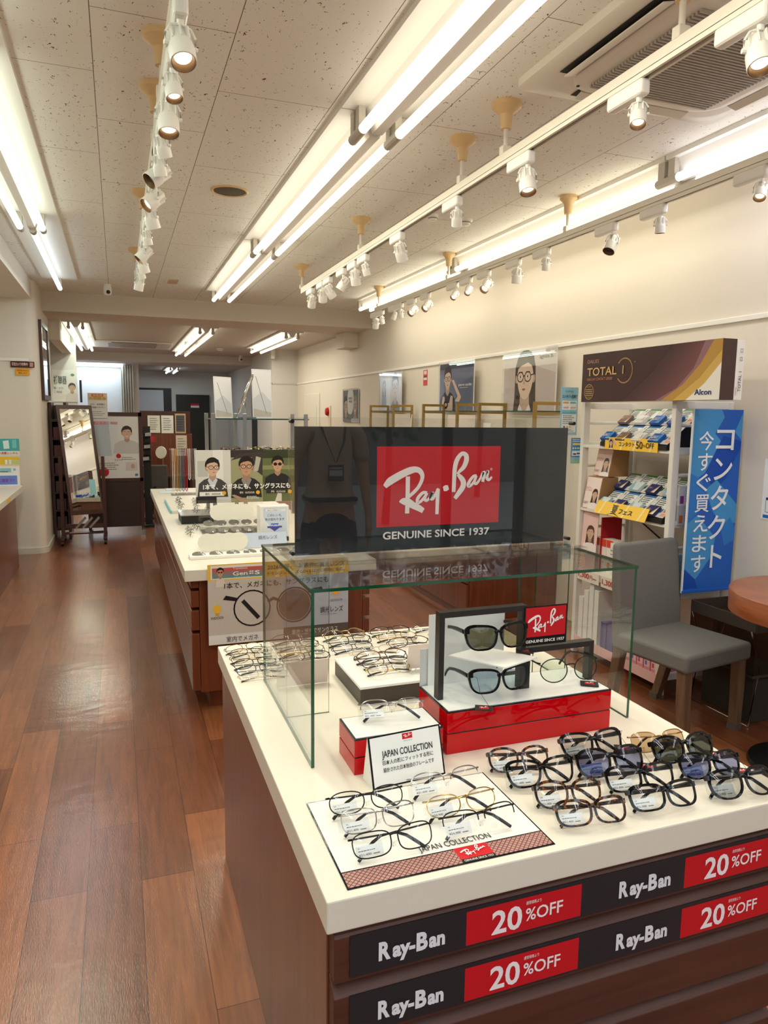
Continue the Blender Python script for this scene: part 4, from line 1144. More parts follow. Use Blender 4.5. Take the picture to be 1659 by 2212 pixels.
# glass shelf unit
GE = mat('shelf_glass_edge', (38, 74, 62), .15)
t = thing('glass_shelf', 'glass display shelf with steel posts on the long counter, behind the three-photo poster', 'shelf', (.83, 5.0, T))
for x in (.58, .78, 1.19):
    for y in (4.80, 5.20):
        MB().box((x - .012, y - .012, T), (x + .012, y + .012, 1.44)).build('post', STEEL, t, bevel=.002)
for z in (1.16, 1.40):
    m = MB().box((.57, 4.79, z), (1.21, 5.21, z + .008)); m.m = [0, 0, 1, 1, 1, 1]
    m.build('shelf_pane', [GLASS, GE], t)
for i, (x, y, c) in enumerate(((.90, 4.83, 'black'), (1.06, 4.84, 'black_metal'), (.70, 4.90, 'brown'), (.85, 4.97, 'gold'), (.98, 5.00, 'clearrim'), (1.10, 5.02, 'gold'))):
    put_eyewear(('shelf', c), V(x - .066, y, 0), V(x + .066, y, 0), 1.1685, ('thick black', 'thin black', 'brown', 'thin gold', 'pale rimmed', 'fine gold')[i] + ' glasses on the middle glass shelf, %s from the front' % ords[i], 'glasses on the glass shelf', sp('boston', 'acetate' if c in ('black', 'brown', 'clearrim') else 'metal', c, 'clear', tilt=6, price=False, N=18, fine=False))
def stand_card(name, label, cat, o, u, w, h, lean, face, group=None, thick=.003, prt=None, foot=True, body=None):
    """an upright board: lower left corner o, direction u along its foot, leaning back by lean"""
    o, u = V(o), V(u).normalized(); nrm = V(u.y, -u.x, 0)
    v = (Z - nrm * lean).normalized()
    t = thing(name, label, cat, o + u * w / 2, 0, group)
    F = Face(o, u, v, w, h)
    F.board('board', body or face, t, thick)
    if foot: MB().prism([F.p(w * .4, 0, -thick), F.p(w * .6, 0, -thick), F.p(w * .5, h * .6, -thick)], F.n * -.004 - V(0, 0, 0)).build('strut', face, t)
    if prt: prt(F, t)
    return t
def pale_scene(F, t):
    P = Print(F); P.rect((206, 212, 220), .05, .03, .95, .97).poly((230, 232, 236), [(.05, .4), (.5, .55), (.95, .35), (.95, .97), (.05, .97)]).poly((190, 186, 178), [(.05, .03), (.95, .03), (.95, .12), (.05, .2)]).line((150, 140, 132), [(.2, .85), (.7, .1)], .03)
    P.build('print', t)
stand_card('poster_stand', 'pale acrylic poster stand on top of the glass shelf, left of two', 'poster stand', (.60, 4.86, 1.4085), (.8, .6, 0), .16, .27, .05, ACRYL, 'poster stands on the glass shelf', prt=pale_scene, body=mat('pale_board', (224, 226, 228), .2))
stand_card('poster_stand', 'pale acrylic poster stand on top of the glass shelf, right of two', 'poster stand', (.86, 4.95, 1.4085), (.95, .3, 0), .15, .33, .04, ACRYL, 'poster stands on the glass shelf', prt=pale_scene, body=MATS['pale_board'])
t = thing('table_mirror', 'slender tilted mirror standing on the glass shelf beside the poster stands', 'mirror', (.80, 4.86, 1.4085))
MB().obox((.80, 4.87, 1.413), (.06, 0, 0), (0, .05, 0), (0, 0, .004)).build('foot', CHROME, t)
MB().cyl((.80, 4.88, 1.415), (.80, 4.88, 1.52), .004, 8).build('stem', CHROME, t)
MB().ring([V(.80 + .018 * sin(a) + .05 * cos(a), 4.86 + .05 * sin(a), 1.57 + .13 * cos(a)) for a in [i * pi / 10 for i in range(20)]], .004, n=6, closed=True).build('rim', CHROME, t, smooth=True)
MB().poly([V(.80 + .017 * sin(a) + .049 * cos(a), 4.86 + .048 * sin(a), 1.57 + .128 * cos(a)) for a in [i * pi / 10 for i in range(20)]]).build('mirror_glass', MIRROR, t)

# small things on the long counter
LENS_EDGE = thin_glass('sample_lens_grey', (.66, .66, .64), ior=1.6)
def lens_strip(label, o, n, w, d, z, step, tint):
    t = thing('lens_sample_tray', label, 'lens sample tray', (o[0] + w / 2, o[1], z), 0, 'lens sample trays')
    MB().box((o[0], o[1], z), (o[0] + w, o[1] + d, z + .016)).build('tray', WHITE_PL, t, bevel=.002)
    for i in range(n):
        c = V(o[0] + step * (i + .55), o[1] + d * .5, z + .017)
        MB().lathe([(.034, 0), (.034, .002), (.018, .0045), (0, .0055)], c, (0, -.25, 1), 20).build('lens', tint, t, smooth=True)
G_L = mat('grey_lens_sample', (120, 118, 112), .08)
lens_strip('white tray of grey lens samples at the near edge of the long counter', (.315, 3.66), 7, .62, .085, T, .086, G_L)
t = thing('lens_display', 'clear acrylic holder with two rows of grey lenses, below the three-photo poster', 'lens display', (.65, 4.45, T), 0)
MB().box((.455, 4.40, T), (.86, 4.62, T + .012)).build('base', ACRYL, t)
MB().box((.455, 4.62, T), (.86, 4.626, .90)).build('back_pane', ACRYL, t)
for r in range(2):
    for i in range(5): MB().lathe([(.033, 0), (.033, .002), (.016, .005), (0, .006)], (.505 + .078 * i, 4.44 + .09 * r, T + .02 + .03 * r), (0, -.4, 1), 18).build('lens', G_L, t, smooth=True)
def cloud(label, cx, y, z, w, h, n):  # made-up card, stands for a blanked-out white blob
    t = thing('blanked_patch', label, 'card', (cx, y, z))
    b = MB(); r = h / 2; st = (w - h) / (n - 1)
    pts = []
    for i in range(n): pts += [(cx + w / 2 - r - i * st + r * cos(a), z + r + r * sin(a)) for a in ([radians(d) for d in ((-90, -60, -30, 0, 30, 60, 90, 115) if i == 0 else (65, 90, 115))] if i < n - 1 else [radians(d) for d in (65, 90, 120, 150, 180, 210, 240, 270)])]
    for i in range(1, n - 1): pts += [(cx - w / 2 + r + i * st + r * cos(a), z + r + r * sin(a)) for a in [radians(d) for d in (245, 270, 295)]]
    b.prism([(x, y, zz) for x, zz in pts], (0, .003, 0)).build('card', mat('blanked_patch_white', (240, 238, 226), .5), t)
    MB().box((cx - .05, y + .003, z), (cx + .05, y + .05, z + .003)).build('foot', ACRYL, t)
cloud('made-up scalloped white card for a blanked-out patch inside the acrylic lens holder', .645, 4.50, .785, .27, .10, 4)
cloud('made-up scalloped white card for a blanked-out patch behind the near lens sample tray', .505, 3.86, T + .0005, .265, .098, 4)
t = thing('leaflet', 'pale blue leaflet about light-adjusting lenses beside the near made-up scalloped card', 'leaflet', (.73, 3.90, T))
F = Face((.60, 3.895, T + .002), X, V(0, .5, 1), .26, .085); F.board('sheet', ink(190, 202, 222), t, .002); L = Letters(F); L.put((70, 76, 90), '調光レンズ', .40, .55, .2, .4); L.build(t)
t = thing('demo_box', 'white photochromic lens demo box with blue push arrow on the long counter', 'display box', (.81, 4.05, T))
MB().box((.728, 4.0, T), (.893, 4.10, .930)).build('box', WHITE_PL, t, bevel=.004)
MB().box((.772, 3.965, T + .018), (.885, 3.999, T + .042)).build('black_bar', BLACK, t, bevel=.003)
F = Face((.728, 3.9995, T), X, Z, .165, .215)
P = Print(F); P.rect((208, 222, 240), .12, .25, .92, .95).poly((240, 240, 240), [(.12, .25), (.55, .25), (.12, .7)]).rect((240, 240, 244), .2, .86, .88, .92)
for i in range(5): P.poly((70 + 22 * i, 96 - 8 * i, 190 - 8 * i), [(.25 + .1 * i, .42), (.35 + .1 * i, .42), (.35 + .1 * i, .47), (.25 + .1 * i, .47)])
P.poly((84, 92, 180), [(.24, .47), (.5, .33), (.76, .47)]).rect((84, 120, 200), .37, .46, .63, .54)
P.build('print', t)
L = Letters(F); L.put((60, 70, 90), 'このレンズ、', .5, .73, .055, .5, al='c'); L.put((60, 70, 90), '色が変わります', .5, .62, .055, .66, al='c'); L.put((250, 250, 250), 'PUSH', .5, .465, .045, .24, bold=.03, al='c'); L.put((110, 110, 120), '調光レンズ体験コーナー', .5, .875, .025, .5, al='c'); L.build(t)
# tray of sample frames with a turquoise edge, dark box and loose frames
t = thing('frame_tray', 'low white tray with turquoise edge holding small frames on the long counter', 'tray', (.48, 5.7, T))
MB().box((.345, 5.40, T), (.62, 6.15, T + .02)).build('tray', TOPW, t, bevel=.002)
MB().box((.337, 5.40, T), (.344, 6.15, T + .02)).build('edge_strip', mat('turquoise_edge', (110, 196, 204), .4), t)
t = thing('tray_box', 'black box with glossy grey top holding two small frames on the long counter', 'box', (.48, 4.98, T))
MB().box((.37, 4.86, T), (.60, 5.12, T + .055)).build('box', BLACK_M, t, bevel=.002)
MB().box((.366, 4.856, T + .055), (.604, 5.124, T + .062)).build('top', mat('glossy_grey_top', (176, 172, 166), .12), t)
spots = [(.40, 5.46, T + .02), (.42, 5.62, T + .02), (.52, 5.50, T + .02), (.41, 5.80, T + .02), (.53, 5.68, T + .02), (.43, 5.98, T + .02), (.54, 5.86, T + .02), (.36 + .1, 4.92, T + .062), (.54, 4.95, T + .062), (.38, 4.52, T), (.37, 4.40, T), (.43, 4.62, T)]
for i, (x, y, z) in enumerate(spots):
    nm = 'on the turquoise-edged tray' if i < 7 else 'on the grey-topped black box' if i < 9 else 'beside the acrylic lens holder'
    j = i if i < 7 else i - 7 if i < 9 else i - 9
    put_eyewear(('tiny', i % 2), V(x, y + .055, 0), V(x + .02, y - .055, 0), z, 'small folded frame %s, %s from the front' % (nm, ords[sorted(range({0: 7, 1: 2, 2: 3}[0 if i < 7 else 1 if i < 9 else 2]), key=lambda q: spots[(0 if i < 7 else 7 if i < 9 else 9) + q][1]).index(j)]), 'small frames on the long counter', sp('rect', 'metal', 'gun' if i % 2 else 'silver', 'clear', tilt=40, price=False, N=16, fine=False), scale=.8)
# cords for glasses in clear tubes
CORDS = [(232, 214, 190), (206, 160, 110), (140, 150, 130), (104, 100, 130), (160, 50, 64), (230, 226, 220), (130, 122, 116), (210, 204, 196)]
t = thing('cord_rack', 'clear acrylic rack hung with coloured spectacle cords on the long counter', 'display rack', (.52, 6.6, T))
MB().box((.42, 6.55, T), (.64, 6.70, T + .012)).build('base', ACRYL, t)
for x in (.425, .525, .635): MB().box((x - .004, 6.62, T), (x + .004, 6.63, 1.125)).build('upright', ACRYL, t)
MB().box((.415, 6.60, 1.115), (.645, 6.65, 1.125)).build('top_bar', ACRYL, t)
for i, c in enumerate(CORDS):
    x = .437 + .027 * i
    zb = .76 if i < 5 else .86
    tag(MB().ring([(x, 6.60, 1.125), (x, 6.592, 1.10), (x, 6.59, zb), (x + .007, 6.589, zb - .012), (x + .014, 6.59, zb), (x + .014, 6.592, 1.10), (x + .014, 6.60, 1.125)], .0035, n=6).build('spectacle_cord', ink(*c), None, smooth=True, origin=(x, 6.59, zb)), '%s spectacle cord hanging on the acrylic rack' % ('cream', 'orange', 'green', 'navy', 'dark red', 'white', 'grey', 'silver')[i], 'cord', 'cords on the acrylic rack')
for i, (x, y) in enumerate(((.33, 6.75), (.40, 6.95))):
    tag(MB().box((x, y, T), (x + .12, y + .17, T + .006 + .004 * i)).build('leaflet_stack', ink(214, 222, 226), origin=(x, y, T)), ('pale leaflet pile at the far aisle corner of the long counter', 'thicker pale leaflet pile at the far end of the long counter')[i], 'leaflets')

# ---------------------------------------------------------------- white rack with contact lenses by the cream wall
t = thing('metal_rack', 'white ladder-sided metal rack holding contact lens boxes against the cream wall', 'rack', (2.79, 3.29, 0))
RX0, RX1, RY0, RY1 = 2.605, 2.975, 2.915, 3.70
for x in (RX0, RX1 - .03):
    for y in (RY0, RY1 - .03):
        h = 1.567 if x == RX0 else 1.53
        MB().box((x, y, 0), (x + (.042 if x == RX0 else .03), y + .03, h)).build('post', WHITE, t, bevel=.003)
for y in (RY0 + .004, RY1 - .026):
    for z in (1.41, 1.158, 1.034, .782, .657): MB().cyl((RX0 + .03, y + .011, z), (RX1 - .02, y + .011, z), .010, 10).build('rung', WHITE, t, smooth=True)
    for z in (1.515, 1.285, .912, .535, .10): MB().box((RX0 + .03, y, z - .022), (RX1 - .02, y + .022, z + .014)).build('side_rail', WHITE, t, bevel=.002)
for z in (1.282, .905, .535, .10):
    MB().box((RX0 + .005, RY0 + .025, z - .016), (RX1 - .005, RY1 - .025, z)).build('shelf', WHITE, t, bevel=.002)
MB().box((RX1 - .026, RY0 + .02, 1.49), (RX1 - .006, RY1 - .02, 1.525)).build('back_rail', WHITE, t)
MB().cyl((RX1 - .02, RY0 + .03, .56), (RX1 - .02, RY1 - .03, .88), .005, 6).build('brace', BLACK_M, t)

# sloped trays with information cards and lens boxes
GREEN, BLUE = (70, 130, 60), (60, 120, 180)
AQUA = (40, 74, 150)
def tray(z0, z1, nm):
    ya, yb = 2.96, 3.50
    t = thing('sloped_tray', 'black sloped display tray on the %s shelf of the white rack' % nm, 'tray', (2.70, 3.23, z0), 0, 'sloped trays')
    MB().prism([(2.600, ya, z0), (2.600, ya, z0 + .022), (2.83, ya, z1 + .02), (2.842, ya, z1 + .02), (2.842, ya, z0)], (0, yb - ya, 0)).build('tray', BLACK_M, t)
    d = V(2.83 - 2.60, 0, z1 - z0 - .002); ln = d.length; d.normalize()
    nrm = V(-d.z, 0, d.x)
    base = V(2.60, 0, z0 + .022)
    for r in range(2):
        head_c = BLUE if r == 0 else GREEN
        for i in range(4):
            y1 = yb - .012 - i * .133
            # information card: reads from the aisle (towards -x), so its right is -y
            o = base + d * (.012 + r * ln * .50) + nrm * .003 + V(0, y1, 0)
            F = Face(o, -Y, d, .088, ln * .46)
            F.n = nrm
            c = thing('information_card', '%s-headed price card, %s from the far end, %s row, %s tray' % ('blue' if r == 0 else 'green', ords[i], ('front', 'back')[r], nm), 'price card', o, 0, 'price cards on the sloped trays')
            F.board('card', ink(234, 236, 232), c, .0015)
            P = Print(F); P.rect(head_c, 0, .90, 1, 1).poly(head_c, [(.76, .30), (.84, .44), (.94, .42), (.94, .25), (.80, .20)]); P.build('print', c)
            L = Letters(F); L.rows((90, 96, 100), .10, .80, .50, 4, .75, .04, 7 * r + i); L.build(c)
            # narrow red-white strip card
            o2 = base + d * (.010 + r * ln * .50) + nrm * .004 + V(0, y1 - .092, 0)
            F = Face(o2, -Y, d, .036, ln * .48); F.n = nrm
            c = thing('strip_card', 'narrow red strip card, %s from the far end, %s row, %s tray' % (ords[i], ('front', 'back')[r], nm), 'price card', o2, 0, 'strip cards on the sloped trays')
            F.board('card', ink(222, 222, 220), c, .0015)
            P = Print(F); P.rect((232, 170, 150), .08, .05, .92, .22).rect((222, 120, 100), .05, .26, .95, .40).rect((236, 190, 176), .05, .43, .95, .52).rect((60, 60, 60), .45, .78, .58, .93); P.build('print', c)
            # product box resting on the foot of the card
            kind = ('aqua', 'mauve', 'white', 'aqua')[(i + r) % 4] if nm == 'upper' else ('pale', 'navy', 'pale', 'navy')[(i + r) % 4]
            col = {'aqua': (44, 92, 180), 'mauve': (132, 104, 98), 'white': (238, 236, 232), 'pale': (216, 230, 236), 'navy': (50, 56, 112)}[kind]
            ob = base + d * (.006 + r * ln * .50) + nrm * .006 + V(0, y1 + .004, 0)
            F = Face(ob + nrm * .018, -Y, d, .074, ln * .21); F.n = nrm
            lb = {'aqua': 'blue contact lens box', 'mauve': 'brown and gold contact lens box', 'white': 'white contact lens box', 'pale': 'pale blue contact lens box', 'navy': 'navy and gold contact lens box'}[kind]
            c = thing('lens_box', '%s, %s from the far end, %s row, %s tray' % (lb, ords[i], ('front', 'back')[r], nm), 'contact lens box', ob, 0, 'contact lens boxes on the sloped trays')
            MB().prism([F.p(0, 0, -.018) * 1, F.p(F.w, 0, -.018), F.p(F.w, F.h, -.018), F.p(0, F.h, -.018)], nrm * .018).build('box', ink(*col), c)
            P = Print(F); L = Letters(F)
            if kind == 'aqua': P.poly((70, 150, 214), [(.6, 0), (1, 0), (1, 1), (.75, 1)]); L.put((240, 244, 250), 'AQUALOX', .08, .32, .38, .62, slant=.2, bold=.01)
            elif kind in ('mauve', 'navy'): P.poly((220, 196, 130) if kind == 'navy' else (176, 140, 90), [(.62, 0), (.80, 0), (1, .6), (1, 1)]).poly((240, 236, 224), [(.8, 0), (1, 0), (1, .6)]); L.put((224, 204, 150), 'TOTAL 1', .10, .4, .2, .4)
            elif kind == 'white': L.put((120, 124, 126), 'S', .75, .3, .45, .14)
            else: P.poly((150, 196, 220), [(0, 0), (.4, 0), (.1, 1), (0, 1)])
            if P.ms: P.build('print', c)
            if L.ms: L.build(c)
tray(1.2825, 1.47, 'upper')
tray(.9055, 1.10, 'middle')

def yellow_sign(nm, label, z0, z1, ya, yb, tilt):
    o = V(2.596 - tilt, ya, z0)
    v = V(tilt, 0, z1 - z0)
    F = Face(o, -Y, v, ya - yb, v.length); F.n = (-Y).cross(v).normalized()
    t = thing('shelf_sign', label, 'sign', (2.59, (ya + yb) / 2, z0), 0, 'yellow shelf signs')
    F.board('board', ink(252, 206, 70), t, .003)
    P = Print(F)
    for x in (.08, .30, .55, .85): P.poly((252, 232, 170), [(x, 0), (x + .03, 0), (x + .09, 1), (x + .06, 1)])
    L = Letters(F)
    if nm == 'sale':
        P.oval((206, 178, 140), .13, .66, .065, .05, 14); head(P, .125, .52, .030, specs=None, hair=(50, 36, 30), cloth=(236, 226, 214), long=True, w=1.0, smile=True)
        P.oval((226, 186, 160), .205, .5, .02, .028, 10)
        L.put((40, 38, 36), 'コンタクト', .29, .34, .30, .30, bold=.01); L.put((40, 38, 36), '50', .62, .22, .58, .12, bold=.006); L.put((40, 38, 36), '%', .745, .36, .2, .05); L.put((40, 38, 36), 'OFF', .80, .30, .42, .14, bold=.01)
    else:
        L.put((44, 40, 36), '夏', .33, .18, .60, .12, bold=.004); L.put((44, 40, 36), 'フェス', .48, .28, .32, .26, bold=.02)
        P.line((44, 40, 36), [(.28, .02), (.38, .25), (.50, .02)], .008)
    P.build('print', t); L.build(t)
yellow_sign('sale', 'yellow half-price contact lens sign under the upper sloped tray', 1.268, 1.335, 3.45, 3.02, 0)
yellow_sign('fest', 'yellow tilted summer festival sign under the middle sloped tray', .902, .972, 3.48, 3.05, .03)

# brochure stand at the far end of the middle shelf, and the odds and ends below
KRAFT = mat('kraft_board', (176, 134, 88), .7)
PINKS = [(240, 214, 206), (244, 226, 220), (236, 196, 190)]
for i, (y0, z0, x0) in enumerate(((3.515, 1.10, 2.68), (3.515, .9055, 2.612))):
    t = thing('brochure_box', 'kraft brochure box with pink prints at the far end of the middle shelf, %s tier' % ('upper', 'lower')[i], 'brochure box', (x0 + .06, y0 + .07, z0), 0, 'kraft brochure boxes')
    hgt = .16 if i == 0 else .19
    MB().prism([(x0, y0, z0), (x0 + .035, y0, z0 + hgt), (x0 + .14, y0, z0 + hgt), (x0 + .14, y0, z0)], (0, .145, 0)).build('box', KRAFT, t)
    F = Face.quad((x0 + .033, y0 + .143, z0 + hgt), (x0 + .033, y0 + .002, z0 + hgt), (x0 - .002, y0 + .143, z0)); F.n = V(-1, 0, .2).normalized()
    P = Print(F); P.rect(PINKS[i], .02, .02, .98, .98); head(P, .70, .45, .16, specs=None, hair=(90, 90, 96) if i == 0 else (60, 40, 34), cloth=(244, 236, 232), long=True); P.build('print', t)
    L = Letters(F); L.put((190, 110, 90), 'カラコン', .06, .55, .12, .4); L.put((80, 70, 66), '1DAY', .06, .15, .08, .3); L.build(t)
tag(MB().box((2.66, 3.52, .5355), (2.80, 3.53, .86)).build('red_folder', ink(176, 30, 36), origin=(2.73, 3.525, .535)), 'red board standing at the far end of the lower shelf of the rack', 'board')
def pink_print(F, t):
    P = Print(F); P.rect((240, 206, 200), 0, 0, 1, 1); head(P, .55, .62, .22, specs=None, hair=(96, 66, 56), cloth=(246, 236, 232), long=True); P.build('print', t)
stand_card('pink_poster', 'pink portrait poster leaning against the far end of the rack', 'poster', (2.612, 3.662, .5360), (.1, -.99, 0), .13, .36, .06, ink(236, 214, 208), prt=pink_print, foot=False)
for i in range(3):
    y = 3.60 - .062 * i
    t = thing('solution_box', 'white lens solution carton with red scalloped top, %s from the far post of the rack' % ords[i], 'carton', (2.66, y - .03, .5355), 0, 'lens solution cartons')
    MB().box((2.665, y - .058, .5355), (2.74, y, .5355 + .20)).build('carton', ink(244, 236, 230), t, bevel=.001)
    F = Face((2.6649, y, .5355), -Y, Z, .058, .20)
    P = Print(F); P.rect((222, 74, 50), 0, .80, 1, 1)
    for q in range(4): P.oval((222, 74, 90), .14 + .24 * q, .80, .12, .12, 10)
    if i == 2: P.oval((240, 150, 90), .5, .25, .35, .35, 14)
    P.build('print', t)
    L = Letters(F); L.put((150, 130, 124), 'Smart', .5, .40, .05, .6, al='c'); L.put((150, 130, 124), 'clean', .5, .30, .05, .6, al='c'); L.build(t)
for i in range(4):
    y = 3.40 - .085 * i
    t = thing('solution_bottle_box', 'pale carton behind the grey chair back, %s along the lower shelf' % ords[i], 'carton', (2.70, y, .5355), 0, 'pale cartons on the lower shelf')
    MB().box((2.66, y - .035, .5355), (2.74, y + .035, .5355 + (.19, .17, .20, .16)[i])).build('carton', ink(*((236, 232, 226), (206, 226, 236), (240, 238, 234), (228, 210, 200))[i]), t, bevel=.001)
    L = Letters(Face((2.6595, y + .035, .5355), -Y, Z, .07, .18)); L.rows((120, 140, 170), .1, .8, .3, 5, .8, .03, i); L.build(t)
for i, ya in enumerate((3.66, 3.43)):
    t = thing('price_rail', 'white shelf price strip with red figures, ' + ('at the far end of the lower shelf', 'half hidden by the chair back')[i], 'price strip', (2.60, ya - .1, .48), 0, 'price strips')
    F = Face((2.603, ya, .470), -Y, Z, .21, .065); F.n = -X
    F.board('strip', ink(242, 236, 226), t, .002)
    L = Letters(F); L.put((196, 60, 56), '1,300', .06, .3, .5, .5, bold=.01); L.put((196, 60, 56), '円', .60, .32, .35, .12); L.rows((120, 110, 100), .74, .4, .4, 1, .22, .08); L.build(t)
# near-side shelf contents seen through the ladder side
for i, (z, h, c) in enumerate(((1.035, .10, (226, 224, 228)), (.92, .10, (196, 198, 204)), (.67, .10, (150, 190, 214)), (.5355, .11, (222, 214, 190)))):
    t = thing('packet_box', ('white packet with purple edge behind the banner on the middle shelf', 'grey packet with orange seal on the middle shelf behind the banner', 'blue and white packet seen through the ladder side above the lower shelf', 'yellow and blue packet seen through the ladder side on the lower shelf')[i], 'packet', (2.72, 2.94, z), 0, 'packets behind the banner')
    z0 = z if i != 0 and i != 2 else z
    if i == 0: z0 = .9055 + .13
    MB().box((2.655, 2.91, .9055 + (.1 if i == 0 else 0) if i < 2 else .5355 + (.115 if i == 2 else 0)), (2.775, 2.945, (.9055 + (.1 if i == 0 else 0) if i < 2 else .5355 + (.115 if i == 2 else 0)) + (.0995 if i != 3 else .1145))).build('box', ink(*c), t)
    zz = .9055 + (.1 if i == 0 else 0) if i < 2 else .5355 + (.115 if i == 2 else 0)
    F = Face((2.655, 2.9095, zz), X, Z, .12, .0995)
    P = Print(F); P.rect(((150, 70, 150), (210, 120, 70), (60, 140, 190), (232, 180, 70))[i], .06, .1, .25, .5); P.build('print', t)
    L = Letters(F); L.rows((90, 94, 104), .35, .85, .2, 6, .58, .05, i + 20); L.build(t)
# bottom shelf: white books, purple packets, pink boxes
for i in range(4):
    y = 3.66 - .05 * i
    tag(MB().box((2.62, y - .045, .1005), (2.76, y - .005, .1005 + (.26, .31, .36, .33)[i])).build('catalogue', ink(236, 236, 234), origin=(2.69, y - .025, .1005), bevel=.001), 'white catalogue standing on the bottom shelf of the rack, %s from the far end' % ords[i], 'catalogue', 'white catalogues on the bottom shelf')
for i in range(3):
    tag(MB().box((2.62, 3.38 - .06 * i, .1005), (2.72, 3.432 - .06 * i, .26)).build('purple_carton', ink(96, 84, 140), origin=(2.67, 3.40 - .06 * i, .1005)), 'purple and white carton on the bottom shelf, %s from the catalogues' % ords[i], 'carton', 'purple cartons')
for i in range(5):
    y = 3.19 - .055 * i
    t = thing('pink_carton', 'pink carton on the bottom shelf under the chair seat, %s from the far end' % ords[i], 'carton', (2.68, y, .1005), 0, 'pink cartons under the chair')
    MB().box((2.62, y - .025, .1005), (2.74, y + .025, .17 + .01 * (i % 2))).build('carton', ink(226, 150, 160), t)
    F = Face((2.6195, y + .025, .1005), -Y, Z, .05, .07); F.n = -X
    Print(F).rect((240, 200, 204), .1, .35, .9, .9).rect((120, 110, 180) if i % 2 else (206, 80, 100), .2, .45, .5, .8).build('print', t)
tag(MB().prism([(2.600, 3.66, .062), (2.600, 3.66, .118), (2.6005, 2.92, .118), (2.6005, 2.92, .062)][::-1], (-.002, 0, 0)).build('pink_shelf_strip', ink(236, 190, 186), origin=(2.60, 3.3, .06)), 'pink paper strip along the edge of the bottom shelf of the rack', 'shelf strip')

# giant lens box on top
t = thing('giant_lens_box', 'giant dark brown and gold contact lens box lying on top of the white rack', 'display box', (2.60, 3.11, 1.5305))
BR = (70, 46, 44)
MB().box((2.55, 2.587, 1.5315), (2.631, 3.633, 1.803)).build('box', mat('brown_carton', BR, .25), t, bevel=.001)
F = Face((2.5495, 3.633, 1.5315), -Y, Z, 1.046, .2715)
P = Print(F)
for i in range(14):
    a = i / 14; x0 = .30 + .70 * a * .8
    P.poly((78 + int(58 * a), 52 + int(34 * a), 54 + int(36 * a)), [(.36 + .03 * i, 0), (.40 + .03 * i, 0), (.60 + .024 * i, .5), (.74 + .018 * i, 1), (.71 + .018 * i, 1), (.56 + .024 * i, .5)])
P.poly((150, 110, 118), [(.60, 0), (.64, 0), (.80, .30), (.94, .8), (.96, 1), (.90, 1), (.84, .55), (.74, .22)])
P.poly((190, 148, 70), [(.64, 0), (.80, 0), (.91, .28), (1, .62), (1, 1), (.95, 1), (.88, .62), (.78, .28)]).poly((214, 176, 96), [(.72, 0), (.80, 0), (.91, .28), (1, .62), (1, .82), (.88, .38)])
P.poly((240, 238, 232), [(.80, 0), (1, 0), (1, .62), (.91, .28)])
P.line((206, 160, 96), [(.36 + .062 * cos(a), .60 + .062 * 3.85 * sin(a)) for a in [radians(-140 + 280 * i / 26) for i in range(27)]], .006)
P.line((196, 160, 110), [(.07 + .04 * cos(a), .21 + .154 * sin(a)) for a in [2 * pi * i / 22 for i in range(23)]], .004)
for i in range(4): P.rect((196, 160, 110), .038, .13 + .04 * i, .102, .145 + .04 * i)
P.build('print', t)
L = Letters(F)
GO = (222, 184, 120)
L.put((196, 150, 120), 'DAILIES', .05, .80, .075, .10); L.put(GO, 'TOTAL', .05, .54, .17, .25, bold=.01); L.put(GO, '1', .352, .54, .17, bold=.008, al='c'); L.put((200, 130, 100), 'ONE-DAY CONTACT LENSES', .05, .44, .055, .22); L.put((30, 56, 120), 'Alcon', .855, .09, .095, .10, bold=.02)
L.put((196, 160, 110), 'WATER', .07, .30, .03, .04, al='c'); L.put((196, 160, 110), 'GRADIENT', .07, .085, .025, .045, al='c'); L.put((200, 160, 110), '™', .435, .72, .04)
L.build(t)
t = thing('giant_lens_box', 'giant white contact lens box end standing between the brown box and the wall', 'display box', (2.655, 3.11, 1.5305))
MB().box((2.632, 2.587, 1.5315), (2.678, 3.63, 1.797)).build('box', ink(240, 238, 234), t, bevel=.001)
F = Face((2.678, 2.5865, 1.5315), Z, -X, .2655, .046)
L = Letters(F); L.put((60, 56, 60), 'TOTAL 1', .14, .28, .38, .34); L.put((110, 104, 104), 'DAILIES', .08, .80, .14, .14); L.put((70, 66, 66), '□', .66, .3, .3, .06); L.put((70, 66, 66), '□', .80, .3, .3, .06); L.build(t)

# blue banner on the near ladder side
t = thing('hanging_banner', 'tall blue banner with white lettering hung on the near side of the rack', 'banner', (2.81, 2.84, .57))
BLUE1 = (28, 96, 196)
bn = MB()
N = 12
x0, x1, z0, z1 = 2.652, 2.965, .570, 1.491
pts = [(.0, 0), (.02, -.006), (.045, -.004)] + [(.1 + .08 * i, .001 * (i % 2)) for i in range(12)]
F = Face((x0, 2.842, z0), X, Z, x1 - x0, z1 - z0)
F.board('cloth', mat('banner_blue', BLUE1, .35, spec=.4), t, .002)
MB().box((x0 - .006, 2.836, z0 - .004), (x1, 2.842, z0 + .012)).build('hem', mat('banner_blue', BLUE1, .35), t, bevel=.002)
MB().box((x0 - .008, 2.838, z0), (x0, 2.846, z1)).build('side_edge', ink(226, 232, 238), t)
P = Print(F)
LB, MB_, DB = (70, 150, 214), (48, 124, 208), (20, 76, 176)
